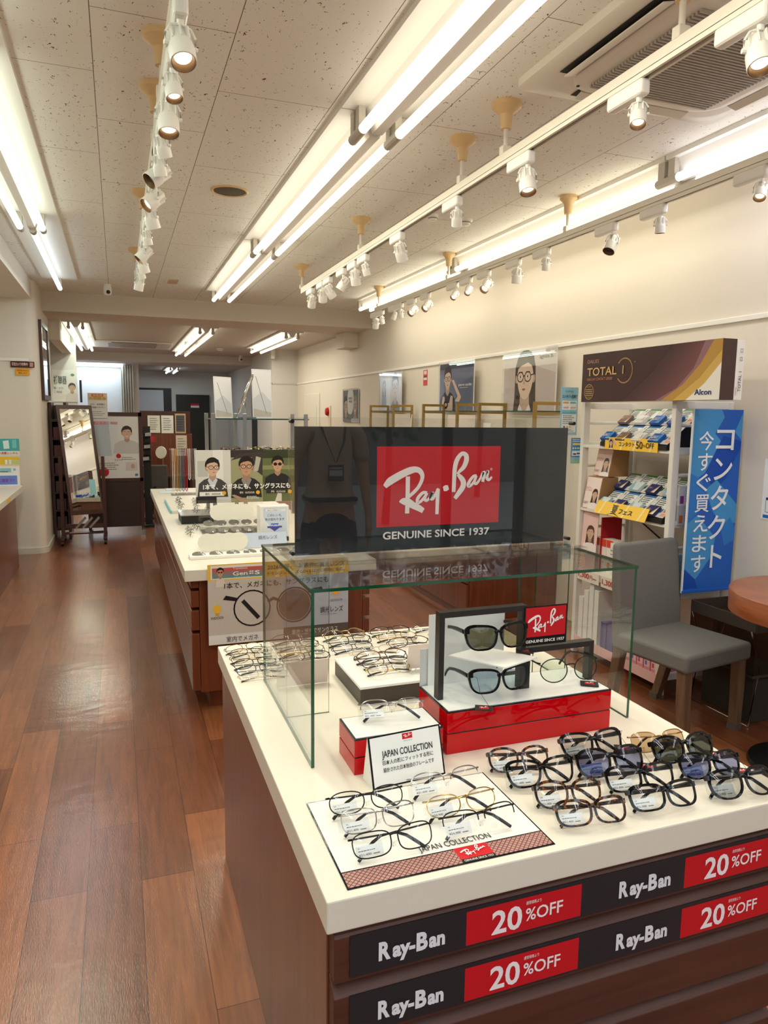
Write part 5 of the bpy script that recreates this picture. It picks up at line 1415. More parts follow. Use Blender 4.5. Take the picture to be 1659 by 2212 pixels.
P.poly(LB, [(0, 1), (.55, 1), (.62, .96), (.45, .87), (.68, .80), (.40, .68), (0, .60)]).poly(LB, [(.85, .88), (1, .99), (1, .82), (.98, .84)]).poly(DB, [(.30, .66), (.62, .86), (1, .83), (1, .80), (.72, .62), (.50, .56)]).poly(MB_, [(0, .66), (.2, .63), (.42, .53), (.30, .47), (0, .38)]).poly(LB, [(.34, .57), (.55, .62), (1, .48), (1, .38), (.75, .35), (.50, .45)]).poly(LB, [(0, .38), (.2, .43), (.60, .30), (.56, .20), (.25, .07), (0, .14)]).poly(DB, [(0, .02), (0, .13), (.24, .07), (.30, .02)]).poly(MB_, [(.70, .35), (.88, .41), (1, .35), (1, .28), (.8, .25)])
P.build('banner_print', t)
L = Letters(F)
WH = (238, 242, 248)
for i, ch in enumerate('コンタクト'): L.put(WH, ch, (.47, .47, .44, .42, .52)[i], .785 - .162 * i, .112, (.37, .37, .36, .36, .24)[i], bold=.012)
for i, ch in enumerate('今すぐ買えます'): L.put(WH, ch, .13, .79 - .112 * i, .080, .29, bold=.008)
L.build(t)

# blue posters clipped to the far post
def blue_poster(label, x0, x1, z0, z1, y, nm):
    t = thing('clip_poster', label, 'poster', ((x0 + x1) / 2, y, z0), 0, 'pale blue posters at the far post')
    F = Face((x0, y, z0), X, Z, x1 - x0, z1 - z0)
    F.board('sheet', ink(150, 200, 218), t, .002)
    P = Print(F); L = Letters(F)
    if nm:
        P.rect((236, 240, 240), .08, .53, .92, .72).rect((236, 240, 240), .08, .06, .92, .44).rect((236, 170, 80), .12, .66, .46, .70).rect((110, 190, 200), .54, .66, .88, .70).rect((110, 190, 200), .1, .445, .9, .49).oval((90, 60, 40), .25, .17, .06, .06, 10).oval((224, 176, 90), .42, .17, .06, .06, 10).oval((224, 176, 90), .58, .17, .06, .06, 10)
        L.put((40, 60, 90), 'コンタクト定期便', .06, .78, .055, .88, bold=.02); L.put((40, 60, 90), 'ずっとお得で安心！', .2, .90, .03, .5)
        L.put((220, 90, 80), '10%OFF', .13, .56, .035, .32); L.put((220, 90, 80), '20%OFF', .55, .56, .035, .32); L.rows((120, 130, 140), .14, .40, .24, 5, .7, .015); L.rows((130, 140, 150), .14, .11, .08, 2, .7, .012)
    else:
        P.rect((60, 140, 200), 0, .25, 1, 1).rect((160, 206, 160), 0, 0, 1, .12).rect((238, 224, 110), .15, .72, .85, .80).rect((238, 244, 248), .1, .30, .9, .50)
        for q in range(4): P.oval((240, 246, 250), .2 + .2 * q, .60, .08, .06, 10)
        P.rect((60, 50, 60), .2, .34, .45, .40).rect((50, 90, 160), .5, .36, .8, .42); L.rows((240, 246, 250), .12, .92, .85, 2, .76, .03)
    P.build('print', t); L.build(t)
blue_poster('pale blue regular delivery poster at the far post of the rack', 2.484, 2.604, 1.336, 1.620, 3.74, 1)
blue_poster('small blue notice under the pale blue poster at the far post', 2.565, 2.650, 1.165, 1.319, 3.735, 0)

# ---------------------------------------------------------------- chair, round table, basket
GREYF = fabric('grey_upholstery', (104, 102, 100), (130, 128, 124))
t = thing('dining_chair', 'grey upholstered dining chair with brown square legs in front of the white rack', 'chair', (2.469, 2.655, 0), radians(9.7))
def lc(x, y, z): return MW[t.name] @ V(x, y, z)
sb = MB().prism([lc(-.228, -.235, .336), lc(.228, -.235, .336), lc(.222, .205, .336), lc(-.222, .205, .336)], (0, 0, .086))
sb.build('seat', GREYF, t, bevel=.018, smooth=True, seg=3)
bk = MB()
rows = [(.150, .205, .35, .222), (.158, .213, .50, .222), (.176, .226, .68, .222), (.194, .236, .82, .216), (.202, .240, .845, .207)]
vs = []
for y0, y1, z, hw in rows: vs += [lc(-hw, y0, z), lc(hw, y0, z), lc(hw, y1, z), lc(-hw, y1, z)]
fs = [(3, 2, 1, 0)] + [(4 * i + a, 4 * i + b, 4 * i + 4 + b, 4 * i + 4 + a) for i in range(len(rows) - 1) for a, b in ((0, 1), (1, 2), (2, 3), (3, 0))] + [tuple(4 * (len(rows) - 1) + q for q in range(4))]
bk.add(vs, fs).build('backrest', GREYF, t, bevel=.012, smooth=True, seg=3)
def leg(x, y, yf, xf):
    b = MB(); h = .024; g = .020
    top = [lc(x + i * h, y + j * h, .34) for i, j in ((-1, -1), (1, -1), (1, 1), (-1, 1))]
    mid = [lc(x + i * h * .95, y + (yf - y) * .35 + j * h * .95, .19) for i, j in ((-1, -1), (1, -1), (1, 1), (-1, 1))]
    bot = [lc(xf + i * g, yf + j * g, .0) for i, j in ((-1, -1), (1, -1), (1, 1), (-1, 1))]
    f = [(0, 1, 2, 3)] + [(4 * r + a, 4 * r + 4 + a, 4 * r + 4 + (a + 1) % 4, 4 * r + (a + 1) % 4) for r in range(2) for a in range(4)] + [(11, 10, 9, 8)]
    o = b.add(top + mid + bot, f).build('leg', WOOD_LEG, t, bevel=.002)
    q = [lc(xf + i * (g + .003), yf + j * (g + .003), z) for z in (.0, .028) for i, j in ((-1, -1), (1, -1), (1, 1), (-1, 1))]
    MB().add(q, [(3, 2, 1, 0), (4, 5, 6, 7)] + [(a, (a + 1) % 4, 4 + (a + 1) % 4, 4 + a) for a in range(4)]).build('foot_cap', mat('grey_felt_cap', (96, 84, 74), .8), o)
leg(-.190, -.195, -.205, -.180); leg(.190, -.195, -.205, .180); leg(-.185, .175, .235, -.175); leg(.185, .175, .235, .165)

WOODR = wood('warm_round_table_wood', (128, 66, 36), (156, 88, 52), stretch=(3, 3, 26), rough=.3)
t = thing('round_table', 'round warm wood pedestal table with black disc foot at the edge of the frame', 'table', (2.62, 2.02, 0))
MB().lathe([(0, .665), (.345, .665), (.358, .672), (.36, .755), (.356, .76), (0, .76)], (2.62, 2.02, 0), n=64).build('tabletop', WOODR, t, smooth=True)
MB().lathe([(.035, .03), (.032, .60), (.12, .664), (0, .664)], (2.62, 2.02, 0), n=20).build('column', BLACK_M, t, smooth=True)
MB().lathe([(0, 0), (.200, 0), (.205, .008), (.198, .022), (.12, .034), (.03, .040), (0, .040)], (2.64, 2.09, 0), n=48).build('foot', mat('black_iron', (14, 13, 13), .35), t, smooth=True)

t = thing('shopping_basket_stand', 'dark brown mesh basket on a bent wire stand beside the grey chair', 'basket', (2.86, 2.66, 0))
bx0, bx1, by0, by1 = 2.735, 2.972, 2.45, 2.858
BAND = mat('dark_brown_band', (62, 52, 46), .6)
MESH = thin_glass('brown_mesh', (.62, .52, .43), rough=.6, boost=.3)
for a, b in (((bx0, by0), (bx1, by0)), ((bx1, by0), (bx1, by1)), ((bx1, by1), (bx0, by1)), ((bx0, by1), (bx0, by0))):
    dx, dy = (0, .004) if a[1] == b[1] else (.004, 0)
    MB().box((min(a[0], b[0]) - dx, min(a[1], b[1]) - dy, .465), (max(a[0], b[0]) + dx, max(a[1], b[1]) + dy, .525)).build('rim_band', BAND, t, bevel=.002)
    MB().box((min(a[0], b[0]) - dx / 3, min(a[1], b[1]) - dy / 3, .26), (max(a[0], b[0]) + dx / 3, max(a[1], b[1]) + dy / 3, .465)).build('mesh_wall', MESH, t)
MB().box((bx0, by0, .245), (bx1, by1, .26)).build('floor_panel', BAND, t)
for y in (by0 + .02, by1 - .02):
    MB().ring([(bx0 - .008, y, .47), (bx0 + .06, y, .28), (bx0 + .02, y, .02), (bx0 + .015, y, .004)], .004, n=6).build('wire_leg', CHROME, t, smooth=True)
    MB().ring([(bx1 - .0, y, .47), (bx1 - .06, y, .28), (bx1 - .02, y, .02), (bx1 - .015, y, .004)], .004, n=6).build('wire_leg', CHROME, t, smooth=True)
for x in (bx0 + .015, bx1 - .015): MB().ring([(x, by0 + .02, .0045), (x, by1 - .02, .0045)], .004, n=6).build('wire_foot', CHROME, t, smooth=True)
tag(MB().box((2.80, 2.50, .0), (2.965, 2.82, .215)).build('storage_box', fabric('charcoal_box_fabric', (62, 56, 52), (78, 72, 66)), origin=(2.88, 2.66, 0), bevel=.004), 'charcoal storage box on the floor under the mesh basket', 'box')

# ---------------------------------------------------------------- along the cream wall
WX = 2.26
t = thing('wall_cabinet', 'long low dark reddish cabinet with white top along the cream wall', 'cabinet', (2.62, 6.5, 0))
MB().box((WX + .02, 4.45, 0), (2.985, 8.62, .68)).build('carcass', WOOD, t, bevel=.002)
MB().box((WX, 4.43, .68), (2.985, 8.64, T)).build('countertop', TOPW, t, bevel=.003)
for j in range(5):
    for z0, z1 in ((.06, .26), (.275, .47), (.485, .665)):
        MB().box((WX, 4.46 + .832 * j, z0), (WX + .019, 4.46 + .832 * (j + 1) - .008, z1)).build('drawer', WOOD, t, bevel=.002)
def gold_unit(ya, yb, nm, xa, xb, mid=None):
    t = thing('gold_shelf', 'gold framed glass shelf unit on the wall cabinet, %s' % nm, 'shelf', ((xa + xb) / 2, (ya + yb) / 2, T), 0, 'gold framed shelf units')
    for y in (ya, yb):
        b = .011
        MB().box((xa, y - b, T), (xa + 2 * b, y + b, 1.545)).box((xb - 2 * b, y - b, T), (xb, y + b, 1.545)).box((xa + 2 * b, y - b, 1.545 - 2 * b), (xb - 2 * b, y + b, 1.545)).box((xa + 2 * b, y - b, 1.46), (xb - 2 * b, y + b, 1.475)).build('end_frame', GOLD, t)
    for z in (1.4755, 1.24, .98):
        m = MB().box((xa + .01, ya, z), (xb - .01, yb, z + .008)); m.m = [0, 0, 1, 1, 1, 1]
        m.build('shelf_pane', [GLASS, GE], t)
gold_unit(7.15, 7.88, 'furthest from the camera', 2.70, 2.93)
gold_unit(5.62, 6.35, 'the middle one', 2.70, 2.93)
gold_unit(4.36, 5.18, 'nearest the camera', 2.68, 2.93)
for i in range(5):
    y = 4.45 + .145 * i
    put_eyewear(('wall', i % 2), V(2.76, y + .062, 0), V(2.76, y - .062, 0), 1.2485 + .0, 'thin dark glasses on the upper gold shelf below the portrait poster, %s from the camera' % ords[i], 'glasses on the nearest gold shelf', sp('boston' if i % 2 else 'round', 'metal', 'black_metal' if i % 2 else 'gun', 'clear', tilt=6, price=False, N=18, fine=False, pose='open'))
t = thing('name_card', 'small white card with handwritten name on the nearest gold shelf', 'card', (2.72, 5.12, 1.2485))
F = Face((2.72, 5.165, 1.249), -Y, Z, .12, .14); F.n = -X; F.board('card', ink(244, 240, 234), t, .004); L = Letters(F); L.put((60, 54, 54), 'agnès b.', .2, .6, .12, .6, slant=.2); L.build(t)
for i, (y, z) in enumerate(((5.95, 1.2485), (7.40, 1.2485))):
    stand_card('pink_backdrop', 'pale pink display board standing in the %s gold shelf' % ('middle', 'furthest')[i], 'display board', (2.90, y + .28, z), (0, -1, 0), .56, .20, .05, ink(240, 224, 216), 'pink boards in the gold shelves', foot=False)
t = thing('black_case', 'small black display block beside the pink board on the middle gold shelf', 'display block', (2.76, 5.72, 1.2485))
MB().box((2.72, 5.66, 1.2487), (2.80, 5.78, 1.30)).build('block', BLACK_M, t, bevel=.003); F = Face((2.7195, 5.78, 1.25), -Y, Z, .12, .05); F.n = -X; L = Letters(F); L.put((220, 216, 210), 'EYEWEAR', .15, .35, .25, .7); L.build(t)

# posters in clear sleeves on the shelves
def wall_poster(label, y0, y1, z0, z1, paint, x=2.93, group='portrait posters on the cream wall'):
    t = thing('portrait_poster', label, 'poster', (x, (y0 + y1) / 2, z0), 0, group)
    F = Face((x, y1, z0), -Y, Z, y1 - y0, z1 - z0); F.n = -X
    F.board('sheet', ink(226, 222, 218), t, .003)
    paint(F, t)
    MB().box((x - .008, y0 - .005, z0 - .001), (x - .006, y1 + .005, z1 + .012)).build('clear_sleeve', ACRYL, t)
def p_agnes(F, t):
    P = Print(F); P.rect((206, 192, 188), .02, .0, .98, .98).poly((222, 214, 212), [(.02, .98), (.98, .98), (.98, .60), (.5, .78), (.02, .7)])
    head(P, .44, .56, .165, skin=(232, 204, 186), hair=(72, 56, 50), specs=(50, 44, 42), cloth=(50, 48, 48), shirt=(236, 234, 236), long=True, w=1.45, turn=-.12); P.build('print', t)
    L = Letters(F); L.put((40, 36, 36), 'agnès b.', .70, .84, .06, .24, slant=.25); L.build(t)
def p_pierre(F, t):
    P = Print(F); P.rect((112, 120, 146), .02, 0, .98, .98).rect((70, 76, 96), .02, .86, .98, .98).poly((96, 104, 130), [(.5, 0), (.98, .2), (.98, .7), (.5, .5)])
    head(P, .26, .66, .10, skin=(226, 196, 178), hair=(40, 34, 34), specs=(60, 50, 46), cloth=(46, 40, 40), w=1.8, long=False)
    P.poly((226, 196, 178), [(.38, .63), (.44, .64), (.66, .28), (.60, .18), (.48, .2), (.56, .30)]).poly((214, 190, 178), [(.08, 0), (.12, .30), (.18, .30), (.2, .16), (.32, .16), (.36, .32), (.42, .3), (.42, 0)])
    P.line((40, 34, 34), [(.22 + .05 * cos(a), .13 + .065 * sin(a)) for a in [2 * pi * i / 14 for i in range(15)]], .03); P.build('print', t)
    L = Letters(F); L.put((240, 240, 244), 'pierre cardin', .58, .50, .055, .36, bold=.02); L.rows((220, 222, 230), .62, .46, .46, 1, .3, .012); L.build(t)
def p_two(F, t):
    P = Print(F); P.rect((216, 206, 198), .02, 0, .98, .98).rect((236, 232, 228), .28, 0, .50, .98)
    head(P, .22, .62, .07, hair=(60, 46, 42), cloth=(130, 134, 140), long=True, w=1.2); head(P, .72, .62, .13, skin=(226, 196, 176), hair=(44, 36, 36), cloth=(110, 112, 118), w=1.3); P.build('print', t)
def p_four(F, t):
    P = Print(F); P.rect((110, 112, 112), .02, 0, .98, .98); head(P, .2, .5, .12, cloth=(64, 60, 60), w=1.2); head(P, .78, .5, .12, cloth=(206, 204, 202), hair=(150, 140, 130), w=1.2, smile=True)
    P.oval((238, 236, 230), .5, .66, .20, .26, 18).oval((238, 236, 230), .42, .38, .10, .08, 12).rect((86, 92, 104), .02, 0, .55, .10).rect((214, 214, 214), .55, 0, .98, .12); P.build('print', t)
    L = Letters(F); L.put((90, 90, 90), '補聴器', .5, .70, .06, .24, al='c'); L.put((90, 90, 90), '体験', .5, .60, .06, .2, al='c'); L.build(t)
wall_poster('poster of a long-haired girl in round glasses, largest on the cream wall', 4.478, 5.242, 1.4845, 1.94, p_agnes)
wall_poster('blue-grey poster of a woman raising her hand to her hair', 5.75, 6.49, 1.4845, 1.93, p_pierre)
wall_poster('pale poster of two women in profile on the cream wall', 7.48, 8.20, 1.4845, 1.92, p_two)
wall_poster('dark poster of two people with a white speech bubble, beyond the gold shelves', 9.13, 9.85, 1.33, 1.77, p_four, x=2.975)
t = thing('wall_notice', 'small red and white notice on the cream wall between two portrait posters', 'notice', (2.985, 6.97, 1.76))
F = Face((2.987, 7.02, 1.745), -Y, Z, .105, .155); F.n = -X; F.board('card', ink(200, 60, 64), t, .002); Print(F).rect((236, 214, 208), .1, .35, .9, .5).rect((90, 40, 44), .1, .52, .9, .62).rect((232, 200, 196), .15, .72, .85, .95).build('print', t)
t = thing('wall_notice', 'white guidance card with blue bars on the cream wall at the edge of the frame', 'notice', (2.985, 2.6, .955))
F = Face((2.987, 2.708, .957), -Y, Z, .30, .297); F.n = -X; F.board('card', ink(238, 240, 242), t, .002)
P = Print(F); P.rect((40, 110, 200), .06, .96, .94, .985).rect((40, 110, 200), .04, .02, .96, .075).rect((40, 56, 110), .08, .32, .92, .36).line((40, 56, 110), [(.08, .12), (.08, .36), (.92, .36), (.92, .12), (.08, .12)], .008).rect((40, 40, 44), .14, .16, .3, .22); P.build('print', t)
L = Letters(F); L.put((40, 44, 60), 'ご案内', .14, .83, .07, .4, bold=.01); L.build(t)
# cupboard door, red bell and paper at the far end of the wall
struct('door_2', MB().box((2.978, 11.14, 0), (2.99, 12.12, 1.755)), mat('cream_door', (226, 218, 202), .5), bevel=.004)
tag(MB().box((2.972, 11.30, 1.25), (2.977, 11.42, 1.56)).build('paper_notice', ink(220, 224, 206), origin=(2.975, 11.36, 1.25)), 'narrow paper note hanging on the cream cupboard door', 'notice')
t = thing('alarm_bell', 'red heart-like alarm bell on the cream wall beside the cupboard door', 'alarm bell', (2.97, 10.60, 1.44))
MB().lathe([(0, 0), (.06, 0), (.065, .02), (.05, .05), (0, .06)], (2.989, 10.62, 1.47), (-1, 0, 0), 18).build('bell', ink(176, 24, 34), t, smooth=True)
MB().box((2.975, 10.50, 1.10), (2.989, 10.58, 1.56)).build('mount', ink(226, 206, 180), t)

# ---------------------------------------------------------------- niche on the left
t = thing('display_counter', 'white-topped wood counter running along the niche on the left', 'counter', (-1.6, 6.0, 0))
MB().prism([(-.888, 4.9, .66), (-.888, 7.80, .66), (-.96, 7.93, .66), (-2.45, 7.93, .66), (-2.45, 4.9, .66)], (0, 0, T - .66)).build('countertop', TOPW, t, bevel=.003)
MB().box((-2.44, 4.93, 0), (-.905, 7.35, .66)).build('carcass', WOOD, t, bevel=.002)
def aqua(F, t):
    P = Print(F); P.rect((80, 176, 178), 0, .18, 1, 1).rect((238, 238, 232), 0, .1, 1, .34).poly((226, 246, 246), [(.45, .45), (.65, .48), (.63, .92), (.43, .88)]).rect((120, 206, 206), .75, .5, .9, .95); P.build('print', t)
    L = Letters(F); L.put((214, 90, 60), 'スマホ充電レンタル', .06, .18, .10, .88, bold=.02); L.build(t)
stand_card('counter_sign', 'turquoise standing sign on the niche counter next to the pillar', 'sign', (-1.16, 7.88, .985), (1, 0, 0), .25, .18, .0, ink(226, 232, 228), 'signs on the niche counter', prt=aqua, foot=False)
def yel(F, t):
    P = Print(F); P.rect((240, 200, 60), 0, .3, 1, 1).rect((206, 214, 140), .6, .3, 1, .7).rect((244, 244, 240), .5, .32, .58, .72).rect((244, 244, 240), .64, .32, .72, .72); P.build('print', t)
stand_card('counter_sign', 'yellow standing sign between the turquoise and the blue one', 'sign', (-1.16, 7.84, .885), (1, 0, 0), .245, .11, .0, ink(236, 226, 190), 'signs on the niche counter', prt=yel, foot=False)
def blu(F, t):
    P = Print(F); P.rect((240, 240, 238), 0, 0, 1, 1).rect((110, 140, 220), 0, .06, .90, .52).rect((150, 200, 206), .05, .68, .7, .90).rect((40, 60, 60), .1, .70, .6, .73).oval((130, 200, 200), .82, .82, .05, .05, 10); P.build('print', t)
    L = Letters(F); L.put((160, 60, 150), '視力測定 7.7', .1, .2, .14, .7, bold=.01); L.build(t)
t = stand_card('counter_sign', 'white and blue standing sign in front of the yellow and turquoise signs', 'sign', (-1.16, 7.80, T), (1, 0, 0), .25, .19, .02, ink(236, 238, 238), 'signs on the niche counter', prt=blu, foot=False)
for nm, x, z, h, lb in (('sign_pole', -1.05, T, .27, 'clear upright post holding the turquoise sign on the niche counter'), ('sign_pole', -1.0, T, .17, 'clear upright post holding the yellow sign on the niche counter')):
    tag(MB().box((x - .01, 7.885 if h > .2 else 7.845, z), (x + .01, 7.892 if h > .2 else 7.852, z + h)).build(nm, ACRYL, origin=(x, 7.885, z)), lb, 'sign post', 'sign posts')
tag(MB().prism([(-.887, 6.88, .668), (-.887, 6.70, .668), (-.887, 6.70, .708), (-.887, 6.88, .708)], (.0015, 0, 0)).build('price_label', ink(238, 196, 80), origin=(-.887, 6.8, .668)), 'yellow label with handwriting stuck on the lip of the niche counter', 'label')
tag(MB().box((-1.02, 6.1, T), (-.93, 6.5, T + .012)).build('grey_pad', ink(96, 96, 92), origin=(-.97, 6.3, T)), 'grey pad lying near the edge of the niche counter', 'pad')
tag(MB().box((-1.25, 7.62, T), (-.96, 7.72, T + .008)).build('card_strip', ink(226, 222, 220), origin=(-1.1, 7.67, T)), 'white card strip lying before the blue sign on the niche counter', 'card')
t = thing('wall_sticker', 'brown security camera sticker on the pillar above the yellow sticker', 'sticker', (-.87, 7.985, 1.86), 0, 'stickers on the pillar')
F = Face((-.96, 7.9865, 1.855), X, Z, .21, .058); F.board('card', ink(72, 36, 34), t, .001); L = Letters(F); L.put((240, 200, 190), '防犯カメラ作動中', .06, .32, .42, .66, bold=.02); L.build(t); Print(F).rect((200, 150, 130), .80, .15, .95, .85).build('print', t)
t = thing('wall_sticker', 'yellow notice sticker on the pillar under the brown sticker', 'sticker', (-.87, 7.985, 1.78), 0, 'stickers on the pillar')
F = Face((-.92, 7.9865, 1.782), X, Z, .125, .064); F.board('card', ink(236, 170, 40), t, .001); L = Letters(F); L.put((130, 60, 20), 'お客様の安全の', .1, .6, .22, .8); L.put((130, 60, 20), '確認します', .2, .2, .22, .6); L.build(t)

# framed mirror on the aisle side of the pillar
t = thing('wall_mirror', 'dark-framed mirror hanging on the aisle side of the pillar', 'mirror', (-.70, 8.55, 1.55))
fx = MB()
for a, b in (((8.22, 1.55), (8.98, 1.60)), ((8.22, 2.30), (8.98, 2.35)), ((8.22, 1.60), (8.27, 2.30)), ((8.93, 1.60), (8.98, 2.30))): fx.box((-.718, a[0], a[1]), (-.690, b[0], b[1]))
fx.build('frame', WOOD_DK, t); MB().box((-.718, 8.27, 1.60), (-.700, 8.93, 2.30)).build('mirror_glass', MIRROR, t)

# cheval mirror
t = thing('standing_mirror', 'tilting wood-framed cheval mirror on wheeled feet beside the pillar', 'mirror', (-.34, 8.45, 0))
o, u_ = V(-.515, 8.43, .32), X
tp = V(-.620, 8.56, 1.50)
vv = (tp - o).normalized(); hh = (tp - o).length
uu = V(.345, 0.10, 0.0).normalized()
F = Face(o, uu, vv, .365, hh)
nb = MB()
for a, b in (((0, 0), (1, .042)), ((0, .965), (1, 1)), ((0, .042), (.085, .965)), ((.915, .042), (1, .965))):
    nb.prism([F.p(a[0] * F.w, a[1] * F.h, -.012), F.p(b[0] * F.w, a[1] * F.h, -.012), F.p(b[0] * F.w, b[1] * F.h, -.012), F.p(a[0] * F.w, b[1] * F.h, -.012)], F.n * .026)
nb.build('frame', WOOD_DK, t)
MB().prism([F.p(.03, .05, -.01), F.p(.335, .05, -.01), F.p(.335, hh - .04, -.01), F.p(.03, hh - .04, -.01)], F.n * .014).build('mirror_glass', MIRROR, t)
for x in (-.60, -.17):
    MB().box((x - .018, 8.52, .05), (x + .018, 8.556, .95)).build('upright', WOOD_DK, t, bevel=.003)
    MB().box((x - .02, 8.34, .055), (x + .02, 8.74, .085)).build('foot', WOOD_DK, t, bevel=.004)
    for y in (8.36, 8.72): MB().ring([(x - .014, y, .028), (x + .014, y, .028)], .027, n=14).build('caster', BLACK_M, t, smooth=True)
MB().box((-.60, 8.53, .16), (-.17, 8.55, .21)).build('cross_bar', WOOD_DK, t)
MB().box((-.58, 8.50, .10), (-.19, 8.60, .115)).build('tray', WOOD_DK, t)
for i in range(3): tag(MB().obox((-.42 + .07 * i, 8.56, .22), (.05, 0, .055), (0, .035, 0), (-.007, 0, .008)).build('catalogue', ink(150, 146, 140), origin=(-.42 + .07 * i, 8.56, .12)), 'grey catalogue leaning in the tray of the cheval mirror, %s from the pillar' % ords[i], 'catalogue', 'catalogues in the mirror tray')
# tall wood rack behind
t = thing('wooden_rack', 'tall narrow dark wood magazine rack between pillar and cheval mirror', 'rack', (-.62, 9.0, 0))
for x in (-.712, -.56): MB().box((x - .0, 8.80, 0), (x + .03, 9.20, 1.53)).build('side_panel', WOOD_DK, t)
MB().box((-.682, 9.17, .05), (-.56, 9.20, 1.5)).build('back_panel', WOOD_DK, t)
for i in range(7): MB().box((-.682, 8.80, .12 + .2 * i), (-.56, 9.17, .14 + .2 * i)).build('shelf', WOOD_DK, t)
for i in range(6): tag(MB().box((-.672, 8.81, .1405 + .2 * i), (-.575, 8.84, .26 + .2 * i)).build('magazine', ink(86 + 8 * i, 78, 74), origin=(-.62, 8.82, .1405 + .2 * i)), 'dull magazine in the narrow wood rack, on the %s shelf from the floor' % ords[i], 'magazine', 'magazines in the narrow rack')

# wood-framed partition with hearing-aid poster
t = thing('partition_screen', 'dark wood partition screen with a large framed poster of a smiling man', 'partition screen', (-.04, 9.1, 0))
x0, x1 = -.36, .262
b = MB()
MB().box((x0, 9.06, .62), (x1, 9.10, .66)).build('frame_rail', WOOD_DK, t); MB().box((x0, 9.06, 1.385), (x1, 9.10, 1.43)).build('frame_rail', WOOD_DK, t)
MB().box((x0, 9.06, .06), (x0 + .035, 9.10, 1.43)).build('frame_post', WOOD_DK, t); MB().box((x1 - .035, 9.06, .06), (x1, 9.10, 1.43)).build('frame_post', WOOD_DK, t)
MB().box((x0 + .035, 9.07, .08), (x1 - .035, 9.09, .62)).build('lower_panel', mat('dark_brown_panel', (52, 34, 26), .45), t)
for x in (x0 + .02, x1 - .02): MB().box((x - .02, 8.90, .0), (x + .02, 9.26, .06)).build('foot', STEEL, t)
F = Face((x0 + .035, 9.068, .66), X, Z, x1 - x0 - .07, .725)
F.board('poster', ink(232, 230, 226), t, .004)
P = Print(F); P.rect((196, 206, 212), .05, .36, .55, .92).poly((226, 228, 228), [(.45, .36), (.55, .36), (.6, .92), (.4, .92)])
head(P, .76, .73, .095, skin=(216, 178, 154), hair=(50, 46, 46), specs=None, cloth=(206, 204, 200), w=2.2, smile=True)
P.oval((196, 40, 46), .58, .36, .05, .05, 16).oval((200, 30, 40), .28, .10, .10, .10, 18).rect((214, 210, 206), .72, .12, .95, .26).oval((200, 164, 140), .86, .19, .04, .05, 12).rect((90, 130, 190), .90, .03, .96, .07).rect((230, 180, 190), .05, .86, .35, .92); P.build('poster_print', t)
L = Letters(F); L.put((196, 60, 70), '聞こえのご相談', .08, .87, .035, .5); L.put((120, 100, 100), 'ミミラク', .58, .28, .03, .16, al='c'); L.rows((150, 146, 144), .2, .24, .14, 4, .4, .012); L.rows((150, 146, 144), .64, .33, .30, 2, .3, .01); L.build(t)
t = thing('notice_poster', 'orange-lettered consultation notice hung on the partition screen top', 'poster', (-.2, 9.05, 1.35))
F = Face((-.315, 9.055, 1.36), X, Z, .21, .285); F.board('sheet', ink(238, 234, 226), t, .002)
P = Print(F); P.rect((244, 214, 190), 0, .72, 1, 1).rect((226, 110, 40), .2, .86, .8, .97); P.build('print', t)
L = Letters(F); L.put((250, 240, 220), '補聴器', .5, .88, .07, .5, al='c'); L.put((206, 170, 40), '大相談会', .5, .74, .10, .9, bold=.02, al='c'); L.put((70, 66, 66), 'ぜひ、お気軽に', .12, .52, .06, .75); L.put((70, 66, 66), 'ご相談ください', .12, .40, .06, .75); L.rows((150, 170, 120), .1, .25, .1, 3, .8, .02); L.build(t)
# hearing poster on the rear left wall
t = thing('hearing_poster', 'white hearing-aid poster with large vertical title on the rear left wall', 'poster', (-.7, 11.58, 1.57))
F = Face((-.875, 11.588, 1.565), X, Z, .335, .455); F.board('sheet', ink(232, 232, 226), t, .004)
P = Print(F); head(P, .80, .45, .13, specs=None, cloth=(226, 214, 206), hair=(90, 86, 84)); P.oval((110, 150, 120), .84, .85, .08, .06, 12).rect((236, 224, 216), .06, .12, .55, .24); P.build('print', t)
L = Letters(F); L.put((110, 118, 110), '補聴器', .08, .58, .20, .52, bold=.02); L.put((150, 130, 120), '聞こえの', .08, .40, .06, .36); L.put((150, 130, 120), 'ご相談', .08, .28, .06, .32); L.build(t)
tag(MB().box((-.965, 11.58, 1.74), (-.905, 11.599, 1.80)).build('wall_switch', BLACK_M, origin=(-.93, 11.59, 1.74)), 'small black panel on the rear left wall beside the hearing poster', 'control panel')
tag(MB().box((-.96, 11.585, 1.55), (-.90, 11.599, 1.70)).build('thermostat_plate', WHITE_PL, origin=(-.93, 11.59, 1.55)), 'white switch plate under the small black panel', 'switch plate')
tag(MB().box((-.505, 11.55, 1.56), (-.475, 11.60, 1.88)).build('black_post', BLACK_M, origin=(-.49, 11.57, 1.56)), 'slim black bracket at the corner of the rear left wall', 'bracket')

